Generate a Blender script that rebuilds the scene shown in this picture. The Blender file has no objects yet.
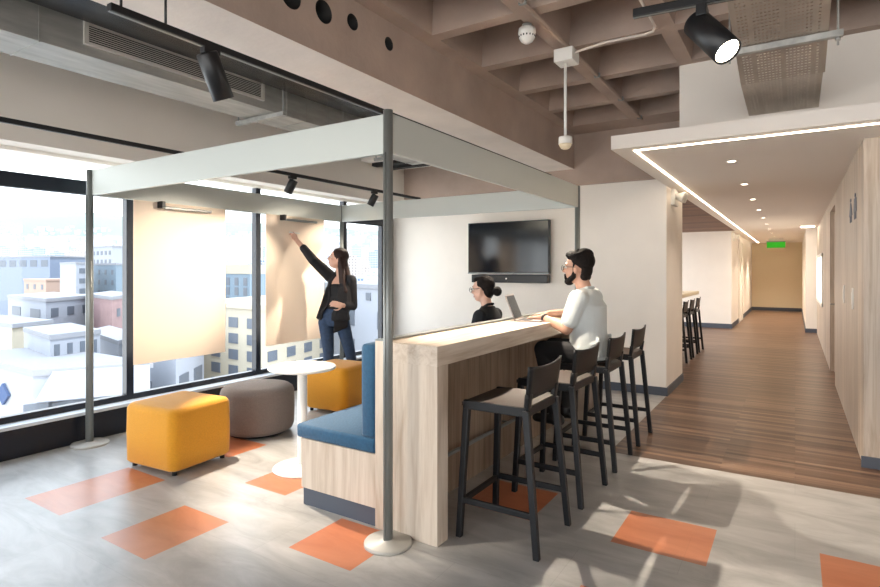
import bpy, bmesh, math, random
from mathutils import Vector as V, Matrix
random.seed(7)
C = bpy.context.scene.collection
UP_=V((0,0,1))
# ------------------------------------------------------------------ camera frame (used only to convert measurements)
FOC=557.; CX=440.; HY=270.; EYE=1.5
A=math.atan(355/FOC); F=V((-math.sin(A),math.cos(A),0)); R=V((math.cos(A),math.sin(A),0))
def at(px,py,d):                       # a point at distance d along the view axis
    return F*d+R*((px-CX)/FOC*d)+V((0,0,EYE-(py-HY)*d/FOC))
def atY(px,py,y):
    r=F+R*((px-CX)/FOC); return at(px,py,y/r.y)
def atX(px,py,x):
    r=F+R*((px-CX)/FOC); return at(px,py,x/r.x)
# ------------------------------------------------------------------ materials
def lin(c):
    return tuple((x/12.92 if x<=.04045 else ((x+.055)/1.055)**2.4) for x in [v/255 for v in c])+(1,)
def newmat(name):
    m=bpy.data.materials.new(name); m.use_nodes=True
    return m, m.node_tree.nodes, m.node_tree.links, m.node_tree.nodes['Principled BSDF']
def mat(name,col,rough=.5,metal=0,noise=0,scale=8,bump=0,spec=.5,stretch=None,sheen=0,bscale=None):
    m,n,l,b=newmat(name); c=lin(col)
    b.inputs['Base Color'].default_value=c; b.inputs['Roughness'].default_value=rough
    b.inputs['Metallic'].default_value=metal; b.inputs['Specular IOR Level'].default_value=spec
    if sheen: b.inputs['Sheen Weight'].default_value=sheen
    if noise or bump:
        tc=n.new('ShaderNodeTexCoord'); mp=n.new('ShaderNodeMapping'); l.new(tc.outputs['Object'],mp.inputs[0])
        if stretch: mp.inputs['Scale'].default_value=stretch
        tx=n.new('ShaderNodeTexNoise'); tx.inputs['Scale'].default_value=scale; tx.inputs['Detail'].default_value=5
        l.new(mp.outputs[0],tx.inputs['Vector'])
        if noise:
            cr=n.new('ShaderNodeValToRGB'); cr.color_ramp.elements[0].position=.3; cr.color_ramp.elements[1].position=.7
            cr.color_ramp.elements[0].color=tuple(x*(1-noise) for x in c[:3])+(1,)
            cr.color_ramp.elements[1].color=tuple(min(1,x*(1+noise)) for x in c[:3])+(1,)
            l.new(tx.outputs['Fac'],cr.inputs[0]); l.new(cr.outputs[0],b.inputs['Base Color'])
        if bump:
            t2=tx
            if bscale:
                t2=n.new('ShaderNodeTexNoise'); t2.inputs['Scale'].default_value=bscale; l.new(mp.outputs[0],t2.inputs['Vector'])
            bp=n.new('ShaderNodeBump'); bp.inputs['Strength'].default_value=bump; bp.inputs['Distance'].default_value=.01
            l.new(t2.outputs['Fac'],bp.inputs['Height']); l.new(bp.outputs[0],b.inputs['Normal'])
    return m
def emis(name,col,s):
    m,n,l,b=newmat(name); b.inputs['Base Color'].default_value=(.8,.8,.8,1)
    b.inputs['Emission Color'].default_value=lin(col); b.inputs['Emission Strength'].default_value=s
    return m
def wood(name,light,dark,axis='z',rough=.45,sc=1.0,plank=0):
    """pale board with grain along an axis, a few darker streaks and knots"""
    m,n,l,b=newmat(name); tc=n.new('ShaderNodeTexCoord'); mp=n.new('ShaderNodeMapping')
    l.new(tc.outputs['Object'],mp.inputs[0])
    s={'x':(1.2,22,22),'y':(22,1.2,22),'z':(22,22,1.2)}[axis]; mp.inputs['Scale'].default_value=tuple(q*sc for q in s)
    a=n.new('ShaderNodeTexNoise'); a.inputs['Scale'].default_value=1; a.inputs['Detail'].default_value=8; a.inputs['Roughness'].default_value=.65; a.inputs['Distortion'].default_value=.6
    l.new(mp.outputs[0],a.inputs['Vector'])
    mp2=n.new('ShaderNodeMapping'); l.new(tc.outputs['Object'],mp2.inputs[0])
    s2={'x':(.5,5,5),'y':(5,.5,5),'z':(5,5,.5)}[axis]; mp2.inputs['Scale'].default_value=s2
    k=n.new('ShaderNodeTexNoise'); k.inputs['Scale'].default_value=1.3; k.inputs['Detail'].default_value=3; k.inputs['Distortion'].default_value=2.5
    l.new(mp2.outputs[0],k.inputs['Vector'])
    cr=n.new('ShaderNodeValToRGB'); e=cr.color_ramp.elements; L=lin(light); D=lin(dark)
    e[0].position=.32; e[0].color=D; e[1].position=.56; e[1].color=L
    l.new(a.outputs['Fac'],cr.inputs[0])
    cr2=n.new('ShaderNodeValToRGB'); e=cr2.color_ramp.elements; e[0].position=.3; e[0].color=(.76,.71,.66,1); e[1].position=.5; e[1].color=(1,1,1,1)
    l.new(k.outputs['Fac'],cr2.inputs[0])
    mx=n.new('ShaderNodeMix'); mx.data_type='RGBA'; mx.blend_type='MULTIPLY'; mx.inputs[0].default_value=.8
    l.new(cr.outputs[0],mx.inputs[6]); l.new(cr2.outputs[0],mx.inputs[7])
    out=mx.outputs[2]
    if plank:                                        # boards side by side: each board its own tone
        sp=n.new('ShaderNodeSeparateXYZ'); l.new(tc.outputs['Object'],sp.inputs[0])
        ad=n.new('ShaderNodeMath'); ad.operation='ADD'; l.new(sp.outputs[0],ad.inputs[0]); l.new(sp.outputs[1],ad.inputs[1])
        dv=n.new('ShaderNodeMath'); dv.operation='DIVIDE'; l.new(ad.outputs[0],dv.inputs[0]); dv.inputs[1].default_value=plank
        fl=n.new('ShaderNodeMath'); fl.operation='FLOOR'; l.new(dv.outputs[0],fl.inputs[0])
        wn=n.new('ShaderNodeTexWhiteNoise'); wn.noise_dimensions='1D'; l.new(fl.outputs[0],wn.inputs['W'])
        mr=n.new('ShaderNodeMapRange'); mr.inputs[3].default_value=.86; mr.inputs[4].default_value=1.06; l.new(wn.outputs['Value'],mr.inputs[0])
        fr=n.new('ShaderNodeMath'); fr.operation='FRACT'; l.new(dv.outputs[0],fr.inputs[0])
        gt=n.new('ShaderNodeMath'); gt.operation='GREATER_THAN'; gt.inputs[1].default_value=.008/plank; l.new(fr.outputs[0],gt.inputs[0])
        mr2=n.new('ShaderNodeMapRange'); mr2.inputs[3].default_value=.72; l.new(gt.outputs[0],mr2.inputs[0])
        mu=n.new('ShaderNodeMath'); mu.operation='MULTIPLY'; l.new(mr.outputs[0],mu.inputs[0]); l.new(mr2.outputs[0],mu.inputs[1])
        vs=n.new('ShaderNodeVectorMath'); vs.operation='SCALE'; l.new(out,vs.inputs[0]); l.new(mu.outputs[0],vs.inputs[3]); out=vs.outputs[0]
    l.new(out,b.inputs['Base Color']); b.inputs['Roughness'].default_value=rough
    return m
def vinyl(name,c0,c1,mottle=1.0):
    """concrete-look vinyl tile: cloudy streaks running along x, faint tile tones"""
    m,n,l,b=newmat(name); tc=n.new('ShaderNodeTexCoord'); mp=n.new('ShaderNodeMapping'); l.new(tc.outputs['Object'],mp.inputs[0])
    mp.inputs['Scale'].default_value=(1.2,3.6,1)
    a=n.new('ShaderNodeTexNoise'); a.inputs['Scale'].default_value=1.6; a.inputs['Detail'].default_value=9; a.inputs['Roughness'].default_value=.62; a.inputs['Distortion'].default_value=.7
    l.new(mp.outputs[0],a.inputs['Vector'])
    cr=n.new('ShaderNodeValToRGB'); e=cr.color_ramp.elements; e[0].position=.3; e[0].color=lin(c0); e[1].position=.7; e[1].color=lin(c1)
    l.new(a.outputs['Fac'],cr.inputs[0])
    br=n.new('ShaderNodeTexBrick'); br.offset=.5; br.inputs['Scale'].default_value=1; br.inputs['Brick Width'].default_value=.98; br.inputs['Row Height'].default_value=.49
    br.inputs['Mortar Size'].default_value=.0015; br.inputs['Color1'].default_value=(.93,.93,.93,1); br.inputs['Color2'].default_value=(1.04,1.04,1.04,1); br.inputs['Mortar'].default_value=(.75,.75,.75,1)
    l.new(tc.outputs['Object'],br.inputs['Vector'])
    mx=n.new('ShaderNodeMix'); mx.data_type='RGBA'; mx.blend_type='MULTIPLY'; mx.inputs[0].default_value=.7*mottle
    l.new(cr.outputs[0],mx.inputs[6]); l.new(br.outputs[0],mx.inputs[7]); l.new(mx.outputs[2],b.inputs['Base Color'])
    b.inputs['Roughness'].default_value=.32; b.inputs['Specular IOR Level'].default_value=.62
    return m
def stripes(name,cols,width,length,rough=.35):
    """narrow wood strips along x: rows in y, each strip with a tone of its own and fine grain"""
    m,n,l,b=newmat(name); tc=n.new('ShaderNodeTexCoord')
    br=n.new('ShaderNodeTexBrick'); br.offset=.37; br.inputs['Scale'].default_value=1; br.inputs['Brick Width'].default_value=length; br.inputs['Row Height'].default_value=width
    br.inputs['Mortar Size'].default_value=.0012; br.inputs['Color1'].default_value=(0,0,0,1); br.inputs['Color2'].default_value=(1,1,1,1); br.inputs['Mortar'].default_value=(.0,.0,.0,1)
    l.new(tc.outputs['Object'],br.inputs['Vector'])
    mp=n.new('ShaderNodeMapping'); l.new(tc.outputs['Object'],mp.inputs[0]); mp.inputs['Scale'].default_value=(.9,30,1)
    a=n.new('ShaderNodeTexNoise'); a.inputs['Scale'].default_value=1; a.inputs['Detail'].default_value=6; a.inputs['Roughness'].default_value=.7; l.new(mp.outputs[0],a.inputs['Vector'])
    ad=n.new('ShaderNodeMix'); ad.data_type='FLOAT'; ad.inputs[0].default_value=.62; l.new(br.outputs['Color'],ad.inputs[2]); l.new(a.outputs['Fac'],ad.inputs[3])
    cr=n.new('ShaderNodeValToRGB'); e=cr.color_ramp.elements; e[0].position=.22; e[0].color=lin(cols[0]); e[1].position=.75; e[1].color=lin(cols[2])
    k=e.new(.45); k.color=lin(cols[1]); l.new(ad.outputs[0],cr.inputs[0]); l.new(cr.outputs[0],b.inputs['Base Color'])
    b.inputs['Roughness'].default_value=rough; b.inputs['Specular IOR Level'].default_value=.35
    return m
def glassmat():
    m=bpy.data.materials.new('window_glass'); m.use_nodes=True; n=m.node_tree.nodes; l=m.node_tree.links; n.clear()
    o=n.new('ShaderNodeOutputMaterial'); t=n.new('ShaderNodeBsdfTransparent'); g=n.new('ShaderNodeBsdfGlossy'); x=n.new('ShaderNodeMixShader'); f=n.new('ShaderNodeFresnel')
    f.inputs[0].default_value=1.3; t.inputs[0].default_value=(.95,.98,1,1); g.inputs['Roughness'].default_value=.02
    ge=n.new('ShaderNodeNewGeometry'); iv=n.new('ShaderNodeMath'); iv.operation='SUBTRACT'; iv.inputs[0].default_value=1; l.new(ge.outputs['Backfacing'],iv.inputs[1]); mu=n.new('ShaderNodeMath'); mu.operation='MULTIPLY'; l.new(f.outputs[0],mu.inputs[0]); l.new(iv.outputs[0],mu.inputs[1]); l.new(mu.outputs[0],x.inputs[0]); l.new(t.outputs[0],x.inputs[1]); l.new(g.outputs[0],x.inputs[2]); l.new(x.outputs[0],o.inputs[0]); return m
def facade(name,wall,win,w=3.2,h=3.1,bw=1.5,gap=1.5):
    """distant house wall with rows of dark windows"""
    m,n,l,b=newmat(name); tc=n.new('ShaderNodeTexCoord'); sp=n.new('ShaderNodeSeparateXYZ'); l.new(tc.outputs['Object'],sp.inputs[0])
    ad=n.new('ShaderNodeMath'); ad.operation='ADD'; l.new(sp.outputs[0],ad.inputs[0]); l.new(sp.outputs[1],ad.inputs[1])
    def band(src,per,lo,hi):
        d=n.new('ShaderNodeMath'); d.operation='DIVIDE'; d.inputs[1].default_value=per; l.new(src,d.inputs[0])
        f=n.new('ShaderNodeMath'); f.operation='FRACT'; l.new(d.outputs[0],f.inputs[0])
        g1=n.new('ShaderNodeMath'); g1.operation='GREATER_THAN'; g1.inputs[1].default_value=lo; l.new(f.outputs[0],g1.inputs[0])
        g2=n.new('ShaderNodeMath'); g2.operation='LESS_THAN'; g2.inputs[1].default_value=hi; l.new(f.outputs[0],g2.inputs[0])
        q=n.new('ShaderNodeMath'); q.operation='MULTIPLY'; l.new(g1.outputs[0],q.inputs[0]); l.new(g2.outputs[0],q.inputs[1]); return q.outputs[0]
    q=n.new('ShaderNodeMath'); q.operation='MULTIPLY'; l.new(band(ad.outputs[0],w,.25,.25+bw/w),q.inputs[0]); l.new(band(sp.outputs[2],h,.3,.3+gap/h),q.inputs[1])
    ge=n.new('ShaderNodeNewGeometry'); s2=n.new('ShaderNodeSeparateXYZ'); l.new(ge.outputs['Normal'],s2.inputs[0])
    lt=n.new('ShaderNodeMath'); lt.operation='LESS_THAN'; lt.inputs[1].default_value=.5; l.new(s2.outputs[2],lt.inputs[0])
    q2=n.new('ShaderNodeMath'); q2.operation='MULTIPLY'; l.new(q.outputs[0],q2.inputs[0]); l.new(lt.outputs[0],q2.inputs[1])
    mx=n.new('ShaderNodeMix'); mx.data_type='RGBA'; mx.inputs[6].default_value=lin(wall); mx.inputs[7].default_value=lin(win); l.new(q2.outputs[0],mx.inputs[0])
    l.new(mx.outputs[2],b.inputs['Base Color']); b.inputs['Roughness'].default_value=.8; return m

M=dict(
 vinyl=vinyl('grey_vinyl',(146,145,143),(186,185,183)), orange=vinyl('orange_vinyl',(178,104,68),(200,128,92),.5),
 planks=stripes('brown_wood_strips',[(62,45,35),(100,76,60),(138,110,90)],.05,1.3),
 slats=stripes('ceiling_slats',[(70,48,36),(110,78,60),(140,104,82)],.12,3.0,.6),
 plaster=mat('white_plaster',(236,229,220),.75,noise=.02,scale=3), plaster2=mat('cream_plaster',(232,216,186),.75),
 soffit=mat('soffit_white',(238,230,222),.6), skirting=mat('grey_skirting',(74,80,92),.5),
 concrete=mat('brown_concrete',(168,149,137),.8,noise=.13,scale=2.2,bump=.25,bscale=25),
 concrete_pale=mat('pale_concrete',(214,204,196),.8,noise=.08,scale=2.5,bump=.2,bscale=25),
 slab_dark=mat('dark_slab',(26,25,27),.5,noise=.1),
 alu=mat('grey_aluminium',(136,140,138),.35,.4), beamgrey=mat('pale_grey_beam',(190,194,189),.45,.1), base=mat('base_grey',(176,174,168),.5,.2),
 frame=mat('navy_window_frame',(12,20,34),.35), sill=mat('sill_pale',(214,220,228),.35), glass=glassmat(),
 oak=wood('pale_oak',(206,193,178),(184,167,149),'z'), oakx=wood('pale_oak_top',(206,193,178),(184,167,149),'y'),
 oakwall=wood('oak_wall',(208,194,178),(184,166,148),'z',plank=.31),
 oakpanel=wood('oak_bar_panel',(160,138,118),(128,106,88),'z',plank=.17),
 blue=mat('petrol_blue_fabric',(28,76,108),.85,noise=.12,scale=60,bump=.3,sheen=.2), yellow=mat('yellow_felt',(218,150,28),.85,noise=.06,scale=90,bump=.3,sheen=.2),
 greyf=mat('taupe_felt',(122,110,104),.9,noise=.14,scale=120,bump=.35,sheen=.2), rubber=mat('black_rubber',(22,22,24),.6),
 white=mat('white_lacquer',(240,238,232),.35), plast=mat('anthracite_plastic',(10,12,17),.42,spec=.4), seat=mat('taupe_seat',(58,47,41),.55,spec=.3),
 black=mat('black_metal',(18,19,22),.4), paper=mat('cream_paper',(244,226,206),.8), galv=mat('galvanised_steel',(168,168,164),.4,.35,noise=.2,scale=5,stretch=(3,.6,3)),
 galv2=mat('galvanised_tray',(176,166,154),.35,.45,noise=.15,scale=4), grille=mat('grille_white',(205,203,196),.5), dark=mat('dark_gap',(14,14,15),.7),
 screen=mat('tv_glass',(10,16,24),.12,spec=.6), tvb=mat('tv_bezel',(16,17,20),.35), whitep=mat('white_plastic',(232,230,224),.45),
 lamp=emis('lamp_face',(255,238,210),14), led=emis('led_strip',(255,236,208),7), down=emis('downlight_face',(255,238,215),9),
 exitg=emis('exit_green',(30,180,20),.30), exitw=emis('exit_white',(235,255,235),2.0), hatch=emis('lit_hatch',(255,238,205),1.1),
 skinw=mat('skin_woman',(206,164,144),.5,noise=.04,scale=20), skinm=mat('skin_man',(188,146,124),.5,noise=.05,scale=20),
 hairb=mat('hair_brown',(44,25,19),.55,spec=.3,noise=.35,scale=30,stretch=(6,6,.6),bump=.6), hairk=mat('hair_black',(20,14,12),.75,spec=.2,noise=.3,scale=60,bump=.8),
 blazer=mat('black_blazer',(22,22,27),.8,bump=.3,scale=18), jeans=mat('blue_denim',(44,64,92),.85,noise=.2,scale=30,bump=.2), top=mat('black_top',(14,15,20),.8),
 shirt=mat('white_shirt',(198,204,204),.8,noise=.03,scale=10,bump=.9,bscale=14), trousers=mat('black_trousers',(16,16,19),.85), eyew=mat('eye_white',(230,225,220),.3), iris=mat('iris_brown',(50,32,22),.2),
 lips=mat('lips',(176,98,88),.5), lapt=mat('laptop_grey',(150,138,134),.45,.0), keys=mat('laptop_keys',(44,44,48),.5), blueb=mat('teal_cover',(70,110,125),.6),
 icon=mat('icon_grey',(92,98,112),.5), door=wood('oak_door',(206,186,164),(176,152,130),'z'), doorw=mat('door_white',(240,236,228),.5), strap=mat('watch_strap',(40,34,30),.6),
)
# ------------------------------------------------------------------ mesh helpers
class MB:
    def __init__(s): s.b=bmesh.new()
    def box(s,x0,x1,y0,y1,z0,z1,bev=0,seg=2,mi=0):
        return s.hexa([(x0,y0,z0),(x1,y0,z0),(x1,y1,z0),(x0,y1,z0),(x0,y0,z1),(x1,y0,z1),(x1,y1,z1),(x0,y1,z1)],bev,seg,mi)
    def hexa(s,p,bev=0,seg=2,mi=0):
        t=bmesh.new(); v=[t.verts.new(q) for q in p]
        for f in ((0,3,2,1),(4,5,6,7),(0,1,5,4),(1,2,6,5),(2,3,7,6),(3,0,4,7)): t.faces.new([v[i] for i in f]).material_index=mi
        if bev: bmesh.ops.bevel(t,geom=t.edges[:],offset=bev,segments=seg,profile=.5,affect='EDGES')
        s._add(t); return s
    def _add(s,t,smooth=None):
        bmesh.ops.recalc_face_normals(t,faces=t.faces)
        m=bpy.data.meshes.new('t'); t.to_mesh(m); t.free(); s.b.from_mesh(m); bpy.data.meshes.remove(m)
    def cyl(s,p0,p1,r0,r1=None,seg=20,caps=True):
        r1=r0 if r1 is None else r1; p0=V(p0); p1=V(p1); d=(p1-p0).normalized(); u=d.orthogonal().normalized(); w=d.cross(u)
        return s.loft([(p0,u*r0,w*r0),(p1,u*r1,w*r1)],seg,caps)
    def loft(s,rings,seg=20,caps=True):
        t=bmesh.new(); rr=[]
        for c,a,b in rings:
            c=V(c);a=V(a);b=V(b); rr.append([t.verts.new(c+a*math.cos(2*math.pi*i/seg)+b*math.sin(2*math.pi*i/seg)) for i in range(seg)])
        for q0,q1 in zip(rr,rr[1:]):
            for i in range(seg): t.faces.new((q0[i],q0[(i+1)%seg],q1[(i+1)%seg],q1[i])).smooth=True
        if caps: t.faces.new(rr[0][::-1]); t.faces.new(rr[-1])
        s._add(t); return s
    def lathe(s,prof,c=(0,0,0),seg=40,axis='z'):
        c=V(c); return s.loft([(c+V((0,0,z)),V((max(r,1e-4),0,0)),V((0,max(r,1e-4),0))) for r,z in prof],seg)
    def capsule(s,p0,p1,r0,r1,seg=14,n=5):
        p0=V(p0);p1=V(p1); d=p1-p0; d=d.normalized() if d.length>1e-6 else V((0,0,1)); u=d.orthogonal().normalized(); w=d.cross(u); rg=[]
        for i in range(n+1):
            a=-math.pi/2+math.pi/2*i/n; k=max(math.cos(a),.02); rg.append((p0+d*r0*math.sin(a),u*r0*k,w*r0*k))
        for i in range(n+1):
            a=math.pi/2*i/n; k=max(math.cos(a),.02); rg.append((p1+d*r1*math.sin(a),u*r1*k,w*r1*k))
        return s.loft(rg,seg)
    def ell(s,c,a,b,u,seg=18,n=10):
        """ellipsoid with half-axis vectors a, b, u"""
        c=V(c);a=V(a);b=V(b);u=V(u); rg=[]
        for i in range(n+1):
            t=-math.pi/2+math.pi*i/n; k=max(math.cos(t),.02); rg.append((c+u*math.sin(t),a*k,b*k))
        return s.loft(rg,seg)
    def tube(s,pts,r,seg=10):
        for p,q in zip(pts,pts[1:]): s.capsule(p,q,r,r,seg,3)
        return s
    def prism(s,poly,z0,z1,mi=0):
        t=bmesh.new(); a=[t.verts.new((x,y,z0)) for x,y in poly]; b=[t.verts.new((x,y,z1)) for x,y in poly]; n=len(poly)
        t.faces.new(a[::-1]); t.faces.new(b)
        for i in range(n): t.faces.new((a[i],a[(i+1)%n],b[(i+1)%n],b[i]))
        s._add(t); return s
    def extr(s,poly,off):
        """polygon of 3-D points pushed along vector off"""
        t=bmesh.new(); off=V(off); a=[t.verts.new(V(p)) for p in poly]; b=[t.verts.new(V(p)+off) for p in poly]; n=len(poly)
        t.faces.new(a[::-1]); t.faces.new(b)
        for i in range(n): t.faces.new((a[i],a[(i+1)%n],b[(i+1)%n],b[i]))
        s._add(t); return s
    def build(s,name,m,parent=None,base=False,smooth=False,angle=None,remesh=0,sm=4,origin=None,world=True):
        me=bpy.data.meshes.new(name); s.b.to_mesh(me); s.b.free()
        for q in (m if isinstance(m,(list,tuple)) else [m]): me.materials.append(M[q] if isinstance(q,str) else q)
        o=bpy.data.objects.new(name,me); C.objects.link(o)
        if remesh:
            md=o.modifiers.new('r','REMESH'); md.mode='VOXEL'; md.voxel_size=remesh; md.use_smooth_shade=True
            if sm: k=o.modifiers.new('s','SMOOTH'); k.factor=.5; k.iterations=sm
            bake(o); smooth=True
            for q in me.materials:
                if not o.data.materials: o.data.materials.append(q)
        me=o.data
        if smooth:
            for p in me.polygons: p.use_smooth=True
        if parent is not None:
            if world: me.transform(Matrix.Translation(-parent.location))
            o.parent=parent
        elif base or origin is not None:
            if origin is None:
                xs=[v.co for v in me.vertices]; lo=[min(v[i] for v in xs) for i in range(3)]; hi=[max(v[i] for v in xs) for i in range(3)]
                origin=V(((lo[0]+hi[0])/2,(lo[1]+hi[1])/2,lo[2]))
            me.transform(Matrix.Translation(-V(origin))); o.location=V(origin)
        return o
def bake(o):
    bpy.context.view_layer.update()
    dg=bpy.context.evaluated_depsgraph_get(); me=bpy.data.meshes.new_from_object(o.evaluated_get(dg)); old=o.data; o.modifiers.clear(); o.data=me
    return o
def tag(o,label,cat,group=None,kind=None):
    if kind: o['kind']=kind
    if label: o['label']=label
    if cat: o['category']=cat
    if group: o['group']=group
    return o
def thing(name,label,cat,loc,group=None,rz=0):
    o=bpy.data.objects.new(name,None); o.empty_display_size=.1; C.objects.link(o); o.location=loc; o.rotation_euler=(0,0,rz); return tag(o,label,cat,group)
def dup(root,loc,rz,label,group=None):
    def cp(o,p):
        c=o.copy(); C.objects.link(c); c.parent=p
        for ch in [q for q in C.objects if q.parent==o]: cp(ch,c)
        return c
    r=root.copy(); C.objects.link(r); r.location=loc; r.rotation_euler=(0,0,rz); r['label']=label
    if group: r['group']=group
    for ch in [q for q in C.objects if q.parent==root]: cp(ch,r)
    return r
def struct(name,mb,m,label=None,**k):
    o=mb.build(name,m,**k); o['kind']='structure'
    if label: o['label']=label
    return o
def box1(*a,bev=0): return MB().box(*a,bev=bev)

# ================================================================== SETTING
# --- floors (tile cells cut into one sheet so each tile is a real face)
tiles=[(-4.27,-3.79,1.62,2.30),(-3.28,-2.84,1.61,2.12),(-2.31,-1.87,2.10,2.52),(-.86,-.38,3.10,3.57),(.11,.60,3.08,3.57),(-3.27,-2.86,2.57,2.90),
       (-1.82,-1.34,3.10,3.58),(-.86,-.38,2.10,2.60),(-4.30,-3.82,2.85,3.23),(-4.0,-3.52,4.0,4.5)]
def floor_sheet():
    X0,X1,Y0,Y1=-5.5,6.2,-6.2,8.2; xs=sorted({X0,X1,-1.29}|{t[0] for t in tiles}|{t[1] for t in tiles}); ys=sorted({Y0,Y1,4.63,7.04}|{t[2] for t in tiles}|{t[3] for t in tiles})
    b=MB(); g={}
    for x in xs:
        for y in ys: g[x,y]=b.b.verts.new((x,y,0))
    for i in range(len(xs)-1):
        for j in range(len(ys)-1):
            cx=(xs[i]+xs[i+1])/2; cy=(ys[j]+ys[j+1])/2
            if cx>-1.29 and cy>4.63: continue
            f=b.b.faces.new((g[xs[i],ys[j]],g[xs[i+1],ys[j]],g[xs[i+1],ys[j+1]],g[xs[i],ys[j+1]])); f.material_index=int(any(t[0]<cx<t[1] and t[2]<cy<t[3] for t in tiles))
    b.b.verts.ensure_lookup_table(); bmesh.ops.delete(b.b,geom=[v for v in b.b.verts if not v.link_faces],context='VERTS')
    ex=bmesh.ops.extrude_face_region(b.b,geom=b.b.faces[:]); bmesh.ops.translate(b.b,verts=[v for v in ex['geom'] if isinstance(v,bmesh.types.BMVert)],vec=(0,0,-.12))
    bmesh.ops.recalc_face_normals(b.b,faces=b.b.faces); return b
struct('floor',floor_sheet(),['vinyl','orange'],'grey vinyl floor with scattered orange tiles')
struct('floor',MB().box(-1.29,6.2,4.63,24.3,-.12,0).box(-6.5,-1.29,8.2,24.3,-.12,0),'planks','brown wood strip floor of the corridor')
# --- walls
struct('wall_back',MB().box(-5.5,-1.29,7.04,8.14,0,3.7),'plaster','white wall carrying the television')
struct('wall_right',MB().box(.44,3.4,5.31,8.9,0,2.5).box(.44,3.4,10.1,15.97,0,2.5).box(.44,3.4,8.9,10.1,2.36,2.5).box(.52,3.4,8.9,10.1,0,2.36),'oakwall','pale oak clad wall along the corridor')
struct('wall_right',MB().box(.22,3.4,15.97,24,0,2.5),'plaster','cream corridor wall beyond the oak cladding')
struct('wall_end',MB().box(-1.5,.3,23.95,24.2,0,2.5),'plaster2','cream wall closing the corridor')
struct('wall_left',MB().box(-6.5,-1.37,16.0,24.0,0,2.5),'plaster','white wall behind the far counter')
struct('wall_soffit',MB().box(-.83,6.2,5.1,5.16,2.60,3.66),'plaster','white drop wall above the corridor ceiling')
struct('wall_side',MB().box(6.05,6.2,-6.2,5.1,0,3.66),'plaster','white wall out of view on the right')
# --- baseboards
struct('baseboard_back',MB().box(-5.3,-1.275,7.025,7.04,0,.10).box(-1.29,-1.275,7.04,8.14,0,.10),'skirting')
struct('baseboard_right',MB().box(.425,3.4,5.295,5.31,0,.085),'skirting')
struct('baseboard_right',MB().box(.205,.44,15.955,15.97,0,.1).box(.205,.22,15.97,23.95,0,.1),'skirting')
struct('baseboard_end',MB().box(-1.37,.205,23.93,23.95,0,.12),'skirting')
struct('baseboard_left',MB().box(-6.0,-1.355,15.985,16.0,0,.12).box(-1.37,-1.355,16.0,18.0,0,.12).box(-1.37,-1.355,19.2,23.93,0,.12),'skirting')
# --- doors on the corridor
struct('door_1',MB().box(.49,.52,8.92,10.08,0,2.34,bev=.004),'door','recessed pale oak door')
dh=MB().cyl((.49,10.0,1.0),(.44,10.0,1.0),.009).capsule((.44,10.0,1.0),(.44,9.88,1.0),.009,.009).build('door_handle','alu',[o for o in C.objects if o.name=='door_1'][0])
struct('door_2',MB().box(-1.372,-1.35,18.1,19.1,0,2.3,bev=.004),'doorw','white door far down the corridor')
struct('trim_1',MB().box(-1.37,-1.33,18.0,18.1,0,2.35).box(-1.37,-1.33,19.1,19.2,0,2.35).box(-1.37,-1.33,18.0,19.2,2.3,2.4),'doorw','white door surround')
h=struct('window_9',MB().box(.432,.44,12.6,15.4,.87,1.76),'hatch','lit service hatch in the oak wall')
MB().box(.415,.44,12.54,12.6,.83,1.80).box(.415,.44,15.4,15.46,.83,1.80).box(.415,.44,12.54,15.46,.81,.87).box(.415,.44,12.54,15.46,1.76,1.82).build('hatch_frame','doorw',h)
# --- waffle slab
def waffle(x0,nx,y0,ny,p,w,zb,depth,tap,X0,X1,Y0,Y1):
    """ribbed soffit: solid slab with tapered square recesses"""
    b=MB().b; s=MB(); s.b=b
    xs=[X0]+[v for i in range(nx) for v in (x0+i*p,x0+i*p+w)]+[X1]; ys=[Y0]+[v for j in range(ny) for v in (y0+j*p,y0+j*p+w)]+[Y1]
    g={(x,y):b.verts.new((x,y,zb)) for x in xs for y in ys}
    for i in range(len(xs)-1):
        for j in range(len(ys)-1):
            q=[g[xs[i],ys[j]],g[xs[i],ys[j+1]],g[xs[i+1],ys[j+1]],g[xs[i+1],ys[j]]]
            if i%2==1 and j%2==1:
                t=[b.verts.new((xs[i]+tap,ys[j]+tap,zb+depth)),b.verts.new((xs[i]+tap,ys[j+1]-tap,zb+depth)),b.verts.new((xs[i+1]-tap,ys[j+1]-tap,zb+depth)),b.verts.new((xs[i+1]-tap,ys[j]+tap,zb+depth))]
                b.faces.new(t)
                for k in range(4): b.faces.new((q[k],q[(k+1)%4],t[(k+1)%4],t[k]))
            else: b.faces.new(q)
    tz=zb+depth+.1
    T=[b.verts.new((x,y,tz)) for x,y in ((X0,Y0),(X1,Y0),(X1,Y1),(X0,Y1))]; b.faces.new(T)
    def wall(vs,a,c): b.faces.new(vs+[c,a])
    wall([g[x,Y0] for x in xs],T[0],T[1]); wall([g[X1,y] for y in ys],T[1],T[2]); wall([g[x,Y1] for x in xs[::-1]],T[2],T[3]); wall([g[X0,y] for y in ys[::-1]],T[3],T[0])
    return s
struct('ceiling',waffle(-2.27,10,-5.74,16,.775,.665,3.24,.34,.045,-2.42,6.2,-6.2,6.98),'concrete','brown concrete waffle ceiling')
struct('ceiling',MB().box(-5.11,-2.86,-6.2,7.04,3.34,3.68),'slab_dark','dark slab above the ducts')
struct('ceiling',MB().box(-6.5,-1.29,8.14,16.0,2.5,2.62).box(-6.5,-1.29,8.14,8.2,2.62,3.4),'slats','brown slatted ceiling over the far counter')
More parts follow.
